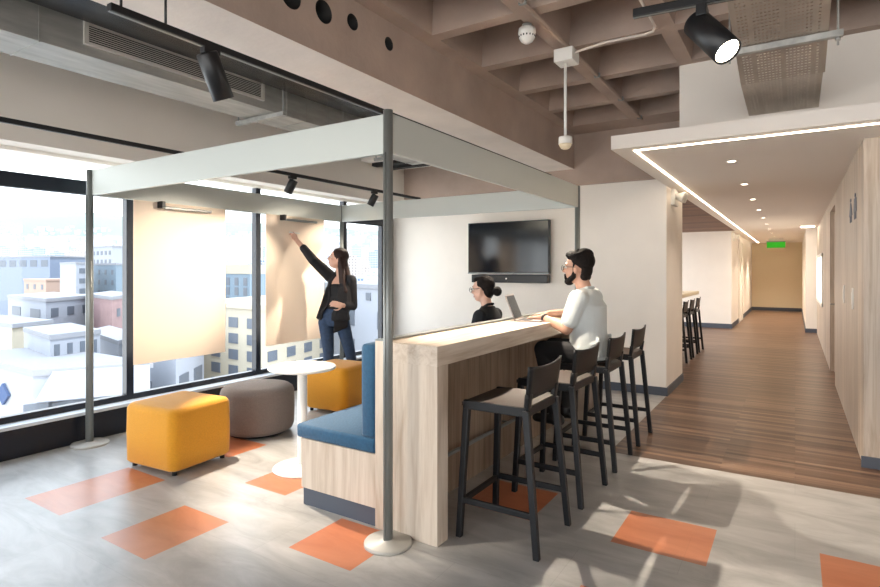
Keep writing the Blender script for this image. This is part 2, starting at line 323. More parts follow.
# big beam with round holes
bm_=MB().box(-2.86,-2.4,-6.2,6.98,2.8,3.66); beam=bm_.build('beam','concrete_pale')
beam.data.materials.append(M['concrete'])
for p in beam.data.polygons:
    if abs(p.normal.x)>.5: p.material_index=1
cut=MB()
for (y,z,r) in ((2.20,3.05,.075),(2.46,3.06,.07),(2.72,3.095,.052),(3.10,3.085,.047),(1.2,3.06,.07)): cut.cyl((-2.95,y,z),(-2.3,y,z),r,seg=28)
cut=cut.build('cutter','dark'); md=beam.modifiers.new('b','BOOLEAN'); md.object=cut; md.operation='DIFFERENCE'; md.solver='EXACT'; bake(beam); bpy.data.objects.remove(cut)

beam.data.materials.append(M['dark'])
for p in beam.data.polygons: p.material_index=0 if (p.normal.z<-.9 and p.center.z<2.81) else (2 if (-2.85<p.center.x<-2.41 and 2.9<p.center.z<3.3) else 1)  # hole walls coloured near-black to stand for the shade inside them
beam.name='ceiling_beam'; beam['kind']='structure'; beam['label']='large concrete beam with round service holes'
struct('ceiling_beam',MB().box(-5.11,6.2,6.98,7.04,2.59,3.66).box(-1.29,6.2,7.04,7.3,2.62,3.66),'concrete','brown concrete cross beam above the television wall')
struct('ceiling_beam',MB().box(-5.55,-5.11,-6.2,7.04,2.50,3.66),'plaster','white perimeter beam above the windows')
# --- corridor soffit
sf=struct('ceiling',MB().box(-1.29,3.4,4.67,16.0,2.5,2.613).box(-6.5,3.4,16.0,24.2,2.5,2.613),'soffit','white dropped corridor ceiling')
l1=MB().box(-1.135,3.3,4.79,4.806,2.493,2.5).box(-1.135,-1.119,4.806,23.6,2.493,2.5)
led=tag(l1.build('led_strip_light','led',base=True),'thin warm LED line recessed along the edges of the white dropped ceiling','strip light')
# --- windows (navy frames)
struct('wall_window',MB().box(-5.5,-5.23,-6.2,7.04,0,.235),'frame','dark low upstand under the windows')
struct('trim_1',MB().box(-5.5,-5.22,-6.2,7.04,.235,.262),'sill','pale window sill ledge')
ys=[-4.65,-3.14,-1.63,-.12,1.39,2.90,4.41,5.92,6.78]
for i,(a,b) in enumerate(zip(ys,ys[1:])):
    w=struct('window_%d'%(i+1),MB().box(-5.372,-5.36,a+.03,b-.03,.31,2.50),'glass','large clear window pane')
    MB().box(-5.44,-5.36,b-.035,b+.035 if i<7 else 7.04,.262,2.5,bev=.004).box(-5.43,-5.355,a+.03,b-.03,.262,.315,bev=.004).box(-5.43,-5.36,a+.03,b-.03,2.175,2.30,bev=.004).build('window_frame','frame',w)
struct('trim_2',MB().box(-5.46,-5.34,-6.2,7.04,2.47,2.5),'doorw','white head trim over the windows')
# ================================================================== MEETING FRAME
fr=thing('meeting_frame','grey metal open frame with four round-based posts and flat top beams','frame',(-3.5,4.0,0))
for nm,a in (('front',(-5.11,-1.88,2.425,2.455)),('right',(-1.895,-1.865,2.44,5.58)),('left',(-5.125,-5.095,2.44,5.58)),('rear',(-5.11,-1.88,5.555,5.585))):
    MB().box(*a,2.142,2.36,bev=.003).build('top_beam','beamgrey',fr)
for (x,y,top) in ((-5.11,2.42,2.36),(-1.88,2.42,2.375),(-1.88,5.57,2.36),(-5.11,5.57,2.36)):
    p=MB().cyl((x,y,.02),(x,y,top),.027,seg=24)
    p.box(x-.006,x+.006,y-.033,y-.02,.02,2.14)
    p=p.build('post','alu',fr,smooth=False)
    for q in p.data.polygons: q.use_smooth=True
    r=.132 if y<3 and x>-3 else .145
    MB().lathe([(r*.999,.0),(r,.004),(r,.012),(r-.006,.02),(.04,.022),(.035,.03),(0,.03)],(x,y,0),48).build('base_disc','base',fr)
# ================================================================== BAR
bar=thing('bar_counter','long pale oak bar counter with thick waterfall end and top','bar',(-1.83,4.0,0))
MB().box(-1.99,-1.63,2.53,2.64,0,.975,bev=.002).build('end_panel','oak',bar)
MB().box(-1.99,-1.63,5.34,5.45,0,.975,bev=.002).build('end_panel','oak',bar)
MB().box(-2.0,-1.63,2.53,5.45,.975,1.085,bev=.002).build('counter_top','oakx',bar)
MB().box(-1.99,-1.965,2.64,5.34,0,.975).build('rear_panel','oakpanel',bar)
MB().capsule((-1.90,2.64,.30),(-1.90,5.34,.30),.013,.013).build('foot_rail','alu',bar,smooth=True)
for y in (2.9,4.0,5.1): MB().cyl((-1.965,y,.30),(-1.90,y,.30),.008).build('rail_bracket','alu',bar)
# ================================================================== BENCH
be=thing('banquette_bench','pale oak bench with petrol blue seat and back cushions','bench',(-2.35,4.0,0))
MB().box(-2.06,-2.0,2.53,5.45,0,1.088,bev=.002).build('back_panel','oak',be)
MB().box(-2.062,-1.998,2.53,5.45,1.088,1.098,bev=.002).build('edge_trim','alu',be)
MB().box(-2.67,-2.06,2.535,5.45,.11,.425,bev=.002).build('seat_box','oak',be)
MB().box(-2.66,-2.06,2.545,5.44,0,.11).build('plinth','skirting',be)
MB().box(-2.71,-2.062,2.525,5.45,.425,.515,bev=.02,).build('seat_cushion','blue',be,smooth=True)
MB().box(-2.175,-2.062,2.53,5.45,.51,1.065,bev=.025).build('back_cushion','blue',be,smooth=True)
# ================================================================== OTTOMANS, TABLE
def squircle(hw,hd,z0,z1,rc,bev,seg=10):
    """upholstered cube: rounded corners, softly domed top"""
    pts=[]
    for cx,cy,a0 in ((hw-rc,hd-rc,0),(-hw+rc,hd-rc,90),(-hw+rc,-hd+rc,180),(hw-rc,-hd+rc,270)):
        for k in range(seg+1):
            a=math.radians(a0+90*k/seg); pts.append((cx,cy,rc*math.cos(a),rc*math.sin(a)))
    b=MB(); t=bmesh.new(); rings=[]
    prof=[(-.02,z0),(0,z0+.02),(.004,(z0+z1)/2)]+[(-bev*(1-math.cos(math.radians(q))),z1-bev+bev*math.sin(math.radians(q))) for q in range(0,91,15)]+[(-bev-.08,z1+.006)]
    for off,z in prof:
        k=1+off/rc if rc else 1
        rings.append([t.verts.new((cx*(1 if off>-bev-.01 else .75)+dx*max(k,.05),cy*(1 if off>-bev-.01 else .75)+dy*max(k,.05),z)) for cx,cy,dx,dy in pts])
    n=len(pts)
    for a,c in zip(rings,rings[1:]):
        for i in range(n): t.faces.new((a[i],a[(i+1)%n],c[(i+1)%n],c[i]))
    t.faces.new(rings[0][::-1]); t.faces.new(rings[-1]); b._add(t); return b
def ottoman(loc,rz,label,hw=.235,hd=.235):
    t=thing('cube_ottoman',label,'ottoman',loc,rz=rz)
    squircle(hw,hd,.035,.487,.075,.05).build('cushion_body','yellow',t,smooth=True,world=False)
    for sx in (-1,1):
        for sy in (-1,1): MB().cyl((sx*(hw-.06),sy*(hd-.06),0),(sx*(hw-.06),sy*(hd-.06),.045),.018).build('foot','rubber',t,world=False)
    return t
ottoman((-4.07,2.585,0),math.radians(5),'yellow felt cube ottoman nearest the camera, by the window sill',.288,.275)
ottoman((-4.18,4.52,0),math.radians(5),'yellow felt cube ottoman behind the white table, under the standing woman',.27,.262)
po=thing('round_pouf','round taupe grey felt pouf between the two yellow cubes','pouf',(-4.23,3.47,0))
MB().lathe([(.0,.02),(.28,.02),(.315,.035),(.33,.07),(.335,.22),(.33,.37),(.318,.405),(.29,.425),(.22,.432),(0,.436)],(-4.23,3.47,0),56).build('cushion_body','greyf',po,smooth=True)
MB().lathe([(0,0),(.26,0),(.26,.025),(0,.025)],(-4.23,3.47,0),40).build('base_ring','rubber',po)
ta=thing('pedestal_table','small round white pedestal table between bench and pouf','table',(-3.150,3.000,0))
MB().lathe([(0,.750),(.245,.750),(.252,.757),(.252,.767),(.246,.773),(0,.773)],(-3.150,3.000,0),56).build('table_top','white',ta)
MB().cyl((-3.150,3.000,.02),(-3.150,3.000,0.75),.036,seg=24).build('column','white',ta,smooth=True)
MB().lathe([(0,0),(.215,0),(.22,.006),(.215,.014),(.06,.024),(.05,.04),(0,.04)],(-3.150,3.000,0),48).build('base_disc','white',ta)
# ================================================================== STOOLS (facing -x; local origin at seat centre on the floor)
def stool(loc,rz,label,group=None):
    t=thing('bar_stool',label,'stool',loc,group,rz)
    sx=.215; sy=.215; H=.765
    def leg(x,y,x1,y1,z1,w=.019,w2=.017):
        b=MB(); b.hexa([(x-w2,y-w2,0),(x+w2,y-w2,0),(x+w2,y+w2,0),(x-w2,y+w2,0),(x1-w,y1-w,z1),(x1+w,y1-w,z1),(x1+w,y1+w,z1),(x1-w,y1+w,z1)],bev=.005); return b
    for y in (-1,1):
        leg(-.235,y*.225,-.20,y*.195,H-.02).build('leg','plast',t,world=False)
        leg(.235,y*.235,.165,y*.208,H-.01).build('leg','plast',t,world=False)
    fx=lambda z,s:s*(.235-(.05)*z/H); fy=lambda z:.228-.03*z/H
    z=.20
    for s in (-1,): MB().box(fx(z,s)-.010,fx(z,s)+.010,-fy(z),fy(z),z-.017,z+.017,bev=.004).build('footrest','plast',t,world=False)
    z=.21
    for s in (-1,1): MB().box(fx(z,-1),fx(z,1),s*fy(z)-.010,s*fy(z)+.010,z-.017,z+.017,bev=.004).build('footrest','plast',t,world=False)
    # seat shell, slightly dished with drooping front
    b=MB(); tb=bmesh.new(); nx,ny=12,10; top=[];bot=[]
    for i in range(nx+1):
        for k,(lst,dz) in enumerate(((top,0),(bot,-.022))):
            row=[]
            for j in range(ny+1):
                u=i/nx; v=j/ny*2-1; x=-.225+.395*u; w=.215-.004*u; y=v*w
                zz=H+.008+dz-.03*max(0,.25-u)**1.5*8*.5-.012*(1-v*v)*math.sin(math.pi*u)
                row.append(tb.verts.new((x,y,zz)))
            lst.append(row)
    for i in range(nx):
        for j in range(ny):
            tb.faces.new((top[i][j],top[i+1][j],top[i+1][j+1],top[i][j+1])); tb.faces.new((bot[i][j],bot[i][j+1],bot[i+1][j+1],bot[i+1][j]))
    for i in range(nx):
        tb.faces.new((top[i][0],bot[i][0],bot[i+1][0],top[i+1][0])); tb.faces.new((top[i][ny],top[i+1][ny],bot[i+1][ny],bot[i][ny]))
    for j in range(ny):
        tb.faces.new((top[0][j],top[0][j+1],bot[0][j+1],bot[0][j])); tb.faces.new((top[nx][j],bot[nx][j],bot[nx][j+1],top[nx][j+1]))
    b._add(tb); b.build('seat','seat',t,world=False,smooth=False)
    f=MB()
    for s in (-1,1): f.box(-.215,.165,s*.205-.012,s*.205+.012,H-.045,H+.006,bev=.005)
    f.box(-.222,-.196,-.208,.208,H-.05,H-.012,bev=.005).box(.15,.175,-.208,.208,H-.045,H+.004,bev=.005).build('seat_frame','plast',t,world=False)
    # back: two uprights and a curved panel with a slot above the seat
    def backp(y0,y1,z0,z1,th=.014,ny=12,nz=8,flare=.0):
        tb=bmesh.new(); fr_=[];bk=[]
        for i in range(nz+1):
            z=z0+(z1-z0)*i/nz; k=(z-H)/.24
            for lst,dx in ((fr_,-th/2),(bk,th/2)):
                row=[]
                for j in range(ny+1):
                    v=(j/ny*2-1); hw=(.212+.022*k); y=((y0+y1)/2+v*(y1-y0)/2)*(hw/.212); x=.163+.032*k+.02*(1-(y/.22)**2)*min(1,max(0,k))
                    zz=z-(.014*(1-(y/.22)**2) if i==nz else 0)
                    row.append(tb.verts.new((x+dx,y,zz)))
                lst.append(row)
        for i in range(nz):
            for j in range(ny):
                tb.faces.new((fr_[i][j],fr_[i+1][j],fr_[i+1][j+1],fr_[i][j+1])); tb.faces.new((bk[i][j],bk[i][j+1],bk[i+1][j+1],bk[i+1][j]))
        for i in range(nz):
            tb.faces.new((fr_[i][0],bk[i][0],bk[i+1][0],fr_[i+1][0])); tb.faces.new((fr_[i][ny],fr_[i+1][ny],bk[i+1][ny],bk[i][ny]))
        for j in range(ny):
            tb.faces.new((fr_[0][j],fr_[0][j+1],bk[0][j+1],bk[0][j])); tb.faces.new((fr_[nz][j],bk[nz][j],bk[nz][j+1],fr_[nz][j+1]))
        return tb
    b=MB(); b._add(backp(-.212,.212,H+.045,H+.228)); b._add(backp(-.212,-.165,H-.03,H+.08,.024,3,4)); b._add(backp(.165,.212,H-.03,H+.08,.024,3,4))
    b.build('backrest','plast',t,world=False,smooth=True)
    return t
s1=stool((-1.36,2.93,0),0,'dark grey bar stool nearest the camera at the oak bar')
dup(s1,(-1.36,3.67,0),math.radians(-2),'empty dark grey bar stool second from the camera, just before the seated man')
dup(s1,(-1.36,4.41,0),0,'dark grey bar stool the man in the white shirt sits on')
dup(s1,(-1.36,5.14,0),0,'dark grey bar stool at the far end of the oak bar, against the white wall')
# far counter with stools
fc=thing('far_counter','pale far counter with white top beyond the wall corner','counter',(-1.95,10.4,0))
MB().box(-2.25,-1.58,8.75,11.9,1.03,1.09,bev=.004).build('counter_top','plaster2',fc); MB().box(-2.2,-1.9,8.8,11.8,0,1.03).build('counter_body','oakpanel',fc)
for i,y in enumerate((9.9,10.6,11.3)):
    dup(s1,(-1.70,y,0),0,['far black bar stool beyond the wall corner, nearest of the row of three','far black bar stool beyond the wall corner, middle of the row of three','far black bar stool beyond the wall corner, furthest of the row of three'][i],'stools at the far counter')
# ================================================================== TV
tv=thing('television','large black wall-mounted television on the white wall','television',(-3.34,7.02,1.43))
MB().box(-3.94,-2.72,6.93,6.99,1.45,2.165,bev=.006).build('housing','tvb',tv)
MB().box(-3.925,-2.735,6.924,6.931,1.475,2.15).build('screen','screen',tv)
MB().box(-3.6,-3.1,6.99,7.035,1.6,2.0).build('wall_mount','black',tv)
MB().box(-3.94,-2.72,6.918,6.93,1.448,1.462).build('bottom_bezel','alu',tv)
sb=thing('soundbar','black soundbar mounted below the television','soundbar',(-3.31,7.0,1.33))
MB().box(-3.88,-2.74,6.92,7.035,1.325,1.435,bev=.008).build('housing','tvb',sb)
MB().box(-3.345,-3.325,6.914,6.922,1.372,1.392).build('badge','whitep',sb)
# ================================================================== PAPER SHEETS + PICTURE LIGHTS
def sheet(y0,y1,z0,z1,label,cat='paper sheet'):
    b=MB(); t=bmesh.new(); n=24; rows=[]
    for i in range(n+1):
        y=y0+(y1-y0)*i/n
        rows.append([t.verts.new((-5.07+.006*math.sin(i*.5)*(1-k/8)+dx,y,z0+(z1-z0)*k/8)) for k in range(9) for dx in (0,)])
    for i in range(n):
        for k in range(8): t.faces.new((rows[i][k],rows[i+1][k],rows[i+1][k+1],rows[i][k+1]))
    b._add(t); o=b.build('paper_sheet','paper',origin=(-5.07,(y0+y1)/2,z0)); md=o.modifiers.new('s','SOLIDIFY'); md.thickness=.003; bake(o)
    return tag(o,label,cat)
sheet(2.77,3.74,.635,2.14,'large blank cream paper sheet hanging before the window, left of the two')
sheet(4.27,5.20,.635,2.14,'large cream paper sheet the standing woman is writing on')
for (y,lab) in ((3.02,'slim metal clip rail lamp above the left hanging paper sheet'),(4.50,'slim metal clip rail lamp above the paper sheet being written on')):
    t=thing('clip_rail',lab,'clip rail',(-5.0,y,2.1))
    MB().box(-5.09,-4.99,y-.025,y+.01,2.08,2.145,bev=.004).build('bracket','black',t)
    MB().box(-5.02,-4.985,y,y+.50,2.075,2.10,bev=.006).build('rail','alu',t)
# ================================================================== TRACKS + SPOTS
def track(p0,p1,label,drop=None):
    t=thing('lighting_track',label,'lighting track',p0); p0=V(p0);p1=V(p1); d=(p1-p0).normalized(); s=d.cross(V((0,0,1)))*.018; u=V((0,0,.017))
    b=MB(); b.hexa([p0-s-u,p0+s-u,p1+s-u,p1-s-u,p0-s+u,p0+s+u,p1+s+u,p1-s+u],bev=.003).build('rail','black',t)
    b=MB(); s2=s*.35; u2=V((0,0,-.0185)); b.hexa([p0-s2+u2,p0+s2+u2,p1+s2+u2,p1-s2+u2,p0-s2-u*.9,p0+s2-u*.9,p1+s2-u*.9,p1-s2-u*.9]).build('conductor_strip','alu',t)
    for q,zt in (drop or []):
        c=p0.lerp(p1,q); MB().cyl(c,(c.x,c.y,zt),.006,seg=8).build('hanging_rod','black',t)
    return t
track((-2.42,1.22,2.60),(-2.42,6.2,2.60),'black lighting track hanging under the big concrete beam',[(.01,2.8),(.05,2.8)])
track((-4.45,-.5,2.50),(-4.45,6.45,2.50),'black lighting track running along the window side')
track((-.595,2.50,2.615),(.9,2.66,2.615),'short black lighting track overhead on the right',[(.2,3.24),(.9,3.24)])
def spot(piv,aim,L,r,label,power,cone=60,blend=.6,col=(1,.86,.70),visible=True):
    """piv: point on the track; the can hangs below and looks at aim"""
    piv=V(piv); d=(V(aim)-piv).normalized(); t=thing('track_spotlight',label,'spotlight',piv)
    MB().box(piv.x-.02,piv.x+.02,piv.y-.045,piv.y+.045,piv.z-.045,piv.z+.005,bev=.004).build('track_adapter','black',t)
    k=piv+V((0,0,-.085)); MB().cyl(piv+V((0,0,-.04)),k,.012).build('swivel','black',t)
    a=k-d*L*.22; b=k+d*L*.78; u=d.orthogonal().normalized(); w=d.cross(u)
    MB().loft([(a,u*r*.9,w*r*.9),(a+d*.008,u*r,w*r),(b,u*r,w*r),(b+d*.001,u*(r-.006),w*(r-.006)),(b-d*.012,u*(r-.007),w*(r-.007))],32).build('housing','black',t,smooth=False)
    MB().cyl(b-d*.0115,b-d*.006,r-.0085,seg=32).build('lamp_face','lamp',t)
    ld=bpy.data.lights.new('spot_beam','SPOT'); ld.energy=power; ld.spot_size=math.radians(cone); ld.spot_blend=blend; ld.color=col; ld.shadow_soft_size=.015
    o=bpy.data.objects.new('spot_beam',ld); C.objects.link(o); o.parent=t; o.location=b+d*.012-piv; o.rotation_euler=d.to_track_quat('-Z','Y').to_euler()
    return t
pv=V((-2.42,1.70,2.6)); spot(pv,pv+R*.25+F*.42-UP_*1.0,.225,.052,'large black track spotlight hanging under the concrete beam at upper left',45,60)
spot((-2.42,3.15,2.6),(-.75,3.6,0),.20,.052,'black track spotlight hidden behind the right frame beam, nearer one',135,76,.7)
spot((-2.42,4.9,2.6),(-.75,4.1,0),.20,.052,'black track spotlight hidden behind the right frame beam, further one',135,76,.7)
spot((-2.42,4.3,2.6),(-5.07,3.22,1.5),.20,.052,'black track spotlight behind the right frame beam aimed at the left sheet',230,36,.9)
spot((-2.42,6.0,2.6),(-5.07,4.7,1.55),.20,.052,'black track spotlight behind the right frame beam aimed at the written sheet',230,36,.9)
spot((-4.45,2.85,2.5),(-3.17,2.97,.5),.15,.045,'black track spotlight hidden behind the front frame beam near the windows',230,48)
spot((-4.45,4.10,2.5),(-5.2,3.75,.9),.15,.045,'small black track spotlight above the pouf, left of the two near the windows',22,95)
spot((-4.45,5.45,2.5),(-5.2,5.05,.9),.15,.045,'small black track spotlight above the standing woman, beside the post',22,95)
pv=V((-.325,2.54,2.59)); spot(pv,pv+R*.25-F*.60-UP_*.75,.24,.056,'large black track spotlight with glowing face at top right',50,80)
# ================================================================== DUCT
du=thing('air_duct','rectangular galvanised air duct under the ceiling near the windows','duct',(-3.95,3.0,2.85))
MB().box(-4.15,-3.76,-3,5.86,2.85,3.07,bev=.003).build('duct_body','galv',du)
for y in (-1.2,0,1.05,1.5,3.4,3.62,3.9,4.12,4.9,5.7): MB().box(-4.155,-3.755,y-.004,y+.004,2.845,3.075).build('seam','galv',du)
for y in (-.4,3.25,5.2): 
    MB().box(-4.24,-3.62,y-.02,y+.02,2.80,2.835,bev=.002).build('hanger_channel','galv',du)
    for x in (-4.22,-3.64): MB().cyl((x,y,2.81),(x,y,3.34),.005,seg=8).build('hanger_rod','alu',du)
gr=MB().box(-3.76,-3.742,1.74,3.14,2.915,3.062); 
g=thing('air_grille','long white linear air grille on the side of the galvanised duct','air grille',(-3.75,2.44,2.915))
b=MB()
b.box(-3.76,-3.738,1.74,3.14,3.048,3.064).box(-3.76,-3.738,1.74,3.14,2.914,2.93).box(-3.76,-3.738,1.74,1.765,2.93,3.048).box(-3.76,-3.738,3.115,3.14,2.93,3.048); b.build('frame','grille',g)
b=MB()
for k in range(9):
    z=2.936+k*.0133; b.hexa([(-3.757,1.765,z),(-3.742,1.765,z-.005),(-3.742,3.115,z-.005),(-3.757,3.115,z),(-3.757,1.765,z+.005),(-3.742,1.765,z),(-3.742,3.115,z),(-3.757,3.115,z+.005)])
b.build('louvre_blades','grille',g); MB().box(-3.76,-3.758,1.76,3.12,2.925,3.055).build('backing','dark',g)
d2=tag(MB().box(-3.62,-2.98,-3,5.86,3.0,3.339,bev=.01).build('insulated_duct',mat('black_insulation',(20,20,23),.25,.3),base=True),'black wrapped duct between the steel duct and the concrete beam','duct')
# linear diffuser by the rear wall
ac=thing('ceiling_diffuser','white linear ceiling diffuser with two black slots before the rear beam','diffuser',(-4.0,6.4,2.96))
MB().box(-5.05,-3.0,5.9,6.72,3.0,3.06,bev=.004).build('panel','soffit',ac)
for y in (6.22,6.52): MB().box(-5.0,-3.05,y-.15,y-.03,2.955,3.005).build('slot','dark',ac)
for x in (-4.8,-3.2): MB().cyl((x,6.4,3.06),(x,6.4,3.34),.006,seg=8).build('hanger_rod','alu',ac)
# ================================================================== CEILING SERVICES
cd=thing('conduit_run','long grey steel conduit fixed under the waffle ribs','conduit',(-1.5,4,3.2))
MB().tube([(-1.475,-1,3.222),(-1.475,6.6,3.222)],.017).build('pipe','concrete',cd,smooth=True)
for y in (2.6,3.3,4.9,5.7,6.5): MB().box(-1.50,-1.45,y-.012,y+.012,3.202,3.24,bev=.003).build('clip','alu',cd)
c2=thing('conduit_run','pale bent conduit crossing from the junction box to the right','conduit',(-1.0,4.1,3.2))
MB().tube([(-1.42,4.16,3.17),(-1.2,4.17,3.2),(-.92,4.22,3.215),(-.86,4.2,3.215),(-.83,4.12,3.215),(-.83,3.4,3.22),(-.83,2.0,3.22)],.009).build('pipe','concrete_pale',c2,smooth=True)
jb=tag(box1(-1.57,-1.42,4.09,4.25,3.10,3.20,bev=.006).build('junction_box','whitep',base=True),'square white junction box under a waffle rib','junction box')
hs=thing('hanging_sensor','white dome sensor hanging on a rod below the junction box','sensor',(-1.5,4.16,2.43))
MB().cyl((-1.5,4.16,3.10),(-1.5,4.16,2.52),.011,seg=12).build('rod','whitep',hs,smooth=True)
MB().lathe([(0,2.53),(.05,2.53),(.052,2.52),(.052,2.475),(.0,2.475)],(-1.5,4.16,0),32).build('collar','whitep',hs)
MB().lathe([(.048,2.475),(.046,2.46),(.034,2.443),(.018,2.435),(0,2.433)],(-1.5,4.16,0),32).build('dome','exitw' if 0 else 'plaster2',hs,smooth=True)
p=atY(527,20,3.66); x,y=p.x,p.y
sd=thing('smoke_detector','white round smoke detector fixed to a waffle rib','smoke detector',(x,y,3.1))
MB().lathe([(0,3.24),(.034,3.24),(.036,3.22),(.036,3.205),(0,3.205)],(x,y,0),28).build('mount','galv',sd)
MB().lathe([(0,3.21),(.058,3.21),(.062,3.18),(.057,3.145),(.042,3.12),(.02,3.105),(0,3.103)],(x,y,0),32).build('head','whitep',sd,smooth=True)
b=MB()
for k in range(16):
    a=k*math.pi/8; b.box(x+.056*math.cos(a)-.004,x+.056*math.cos(a)+.004,y+.056*math.sin(a)-.004,y+.056*math.sin(a)+.004,3.146,3.158)
b.build('vent_slots','dark',sd)
# cable tray with perforations (holes are real), sloping then level
ct=thing('cable_tray','perforated galvanised cable tray hanging overhead at top right','cable tray',(0,4.2,2.7))
def tray(pa,pb,wa,name='tray_base'):
    """panel from pa=(y,z) to pb, x from wa to wb with rows of punched holes"""
    (x0,x1)=wa; L=math.hypot(pb[0]-pa[0],pb[1]-pa[1]); d=V((0,pb[0]-pa[0],pb[1]-pa[1])).normalized(); b=MB().b; s=MB(); s.b=b
    cols=[(.035+i*.0195) for i in range(int((x1-x0-.05)/.0195))]; nrow=int(L/.032); cell=.0195; rl=L/nrow
    hx=.0055; gap=[i for i in range(len(cols)) if i%8 in (3,)]
    xs=sorted({0,x1-x0}|{c-hx for i,c in enumerate(cols) if i not in gap}|{c+hx for i,c in enumerate(cols) if i not in gap}); ysl=[0]
    for r in range(nrow): ysl+= [r*rl+rl*.35,r*rl+rl*.65]
    ysl.append(L); g={}
    def v(i,j):
        if (i,j) not in g: g[i,j]=b.verts.new(V((x0+xs[i],pa[0],pa[1]))+d*ysl[j])
        return g[i,j]
    rnd=random.Random(3)
    for i in range(len(xs)-1):
        for j in range(len(ysl)-1):
            if i%2==1 and j%2==1: continue
            b.faces.new((v(i,j),v(i+1,j),v(i+1,j+1),v(i,j+1)))
    o=s.build(name,'galv2',ct); md=o.modifiers.new('s','SOLIDIFY'); md.thickness=.002; bake(o)
    n=V((0,-d.z,d.y))
    for xx in (x0,x1): 
        p0=V((xx,pa[0],pa[1]))-ct.location; p1=V((xx,pb[0],pb[1]))-ct.location; MB().hexa([p0-V((.001,0,0)),p0+V((.001,0,0)),p1+V((.001,0,0)),p1-V((.001,0,0)),p0-V((.001,0,0))+n*.04,p0+V((.001,0,0))+n*.04,p1+V((.001,0,0))+n*.04,p1-V((.001,0,0))+n*.04]).build('side_flange','galv2',ct,world=False)
tray((2.2,3.235),(4.30,2.76),(-.31,.16)); tray((4.30,2.76),(5.09,2.735),(-.31,.15))
th=thing('tray_hanger','slotted steel channel with two threaded rods carrying the cable tray','hanger',(-.05,3.75,2.8))
zz=2.862
MB().box(-.36,.23,3.845,3.885,zz-.045,zz-.008,bev=.002).build('channel','galv',th)
for x in (.205,-.34): MB().cyl((x,3.865,zz-.09),(x,3.865,3.24),.006,seg=8).build('threaded_rod','galv',th); MB().cyl((x,3.865,zz-.065),(x,3.865,zz-.045),.014,seg=6).build('nut','galv',th)
# corridor downlights
gl='recessed downlights in the corridor ceiling'
ordn=['nearest the camera','second from the camera','third from the camera','fourth from the camera','fifth from the camera','sixth from the camera','seventh from the camera','eighth from the camera, added for more light','last but one towards the exit sign','furthest, added to light the end wall']
for i,y in enumerate((5.75,7.36,9.0,10.65,12.3,14.0,15.7,17.5,19.3,21.8)):  # eighth and furthest lamps are added to brighten the corridor end
    x=-.49-.006*i; t=thing('downlight','small round recessed corridor downlight, '+ordn[i],'downlight',(x,y,2.5),gl)
    MB().lathe([(.034,2.499),(.045,2.499),(.045,2.494),(.034,2.494),(.034,2.499)],(x,y,0),28).build('trim_ring','soffit',t)
    MB().lathe([(0,2.4965),(.033,2.4965),(.033,2.4985),(0,2.4985)],(x,y,0),24).build('lamp_face','down',t)
    ld=bpy.data.lights.new('down_beam','SPOT'); ld.energy=30 if i<6 else (60 if i<8 else 140); ld.spot_size=math.radians(110); ld.spot_blend=.8; ld.color=(1,.83,.66); ld.shadow_soft_size=.03
    o=bpy.data.objects.new('down_beam',ld); C.objects.link(o); o.parent=t; o.location=(0,0,-.012)
t=thing('ceiling_panel_light','small square ceiling lamp beside the oak wall down the corridor','ceiling light',(.24,15.2,2.49))
MB().box(.10,.38,15.0,15.4,2.485,2.5,bev=.003).build('frame','soffit',t); MB().box(.11,.37,15.01,15.39,2.481,2.486).build('diffuser','down',t)
# exit sign
ex=thing('exit_sign','green exit sign hanging from the far corridor ceiling','exit sign',(-.62,20.5,2.26))
M['exitg'].node_tree.nodes['Principled BSDF'].inputs['Base Color'].default_value=lin((20,110,20)); c=atY(776,249.5,20.5)
MB().box(c.x-.25,c.x+.25,20.48,20.52,2.20,2.38,bev=.005).build('housing','exitg',ex)
MB().box(c.x-.2,c.x+.2,20.49,20.51,2.41,2.5).build('bracket','whitep',ex); MB().box(c.x-.26,c.x+.26,20.47,20.53,2.38,2.41).build('top_rail','alu',ex)
# emergency lamps
def emlamp(loc,label,s=1):
    x,y,z=loc; t=thing('emergency_lamp',label,'emergency lamp',loc)
    MB().box(x,x+.045,y-.13,y+.13,z-.10,z+.10,bev=.008).build('housing','whitep',t)
    for dy in (-.07,.07):
        MB().loft([(V((x+.045,y+dy,z+.01)),V((0,.035,0)),V((0,0,.035))),(V((x+.12,y+dy,z+.0)),V((0,.06,0)),V((.02,0,.06))),(V((x+.15,y+dy,z-.004)),V((0,.06,0)),V((.02,0,.06)))],20).build('lamp_head','whitep',t)
    return t
emlamp((-1.29,7.45,2.40),'white twin-head emergency lamp high on the near wall corner'); emlamp((-1.37,16.4,2.36),'white twin-head emergency lamp on the far corridor wall')
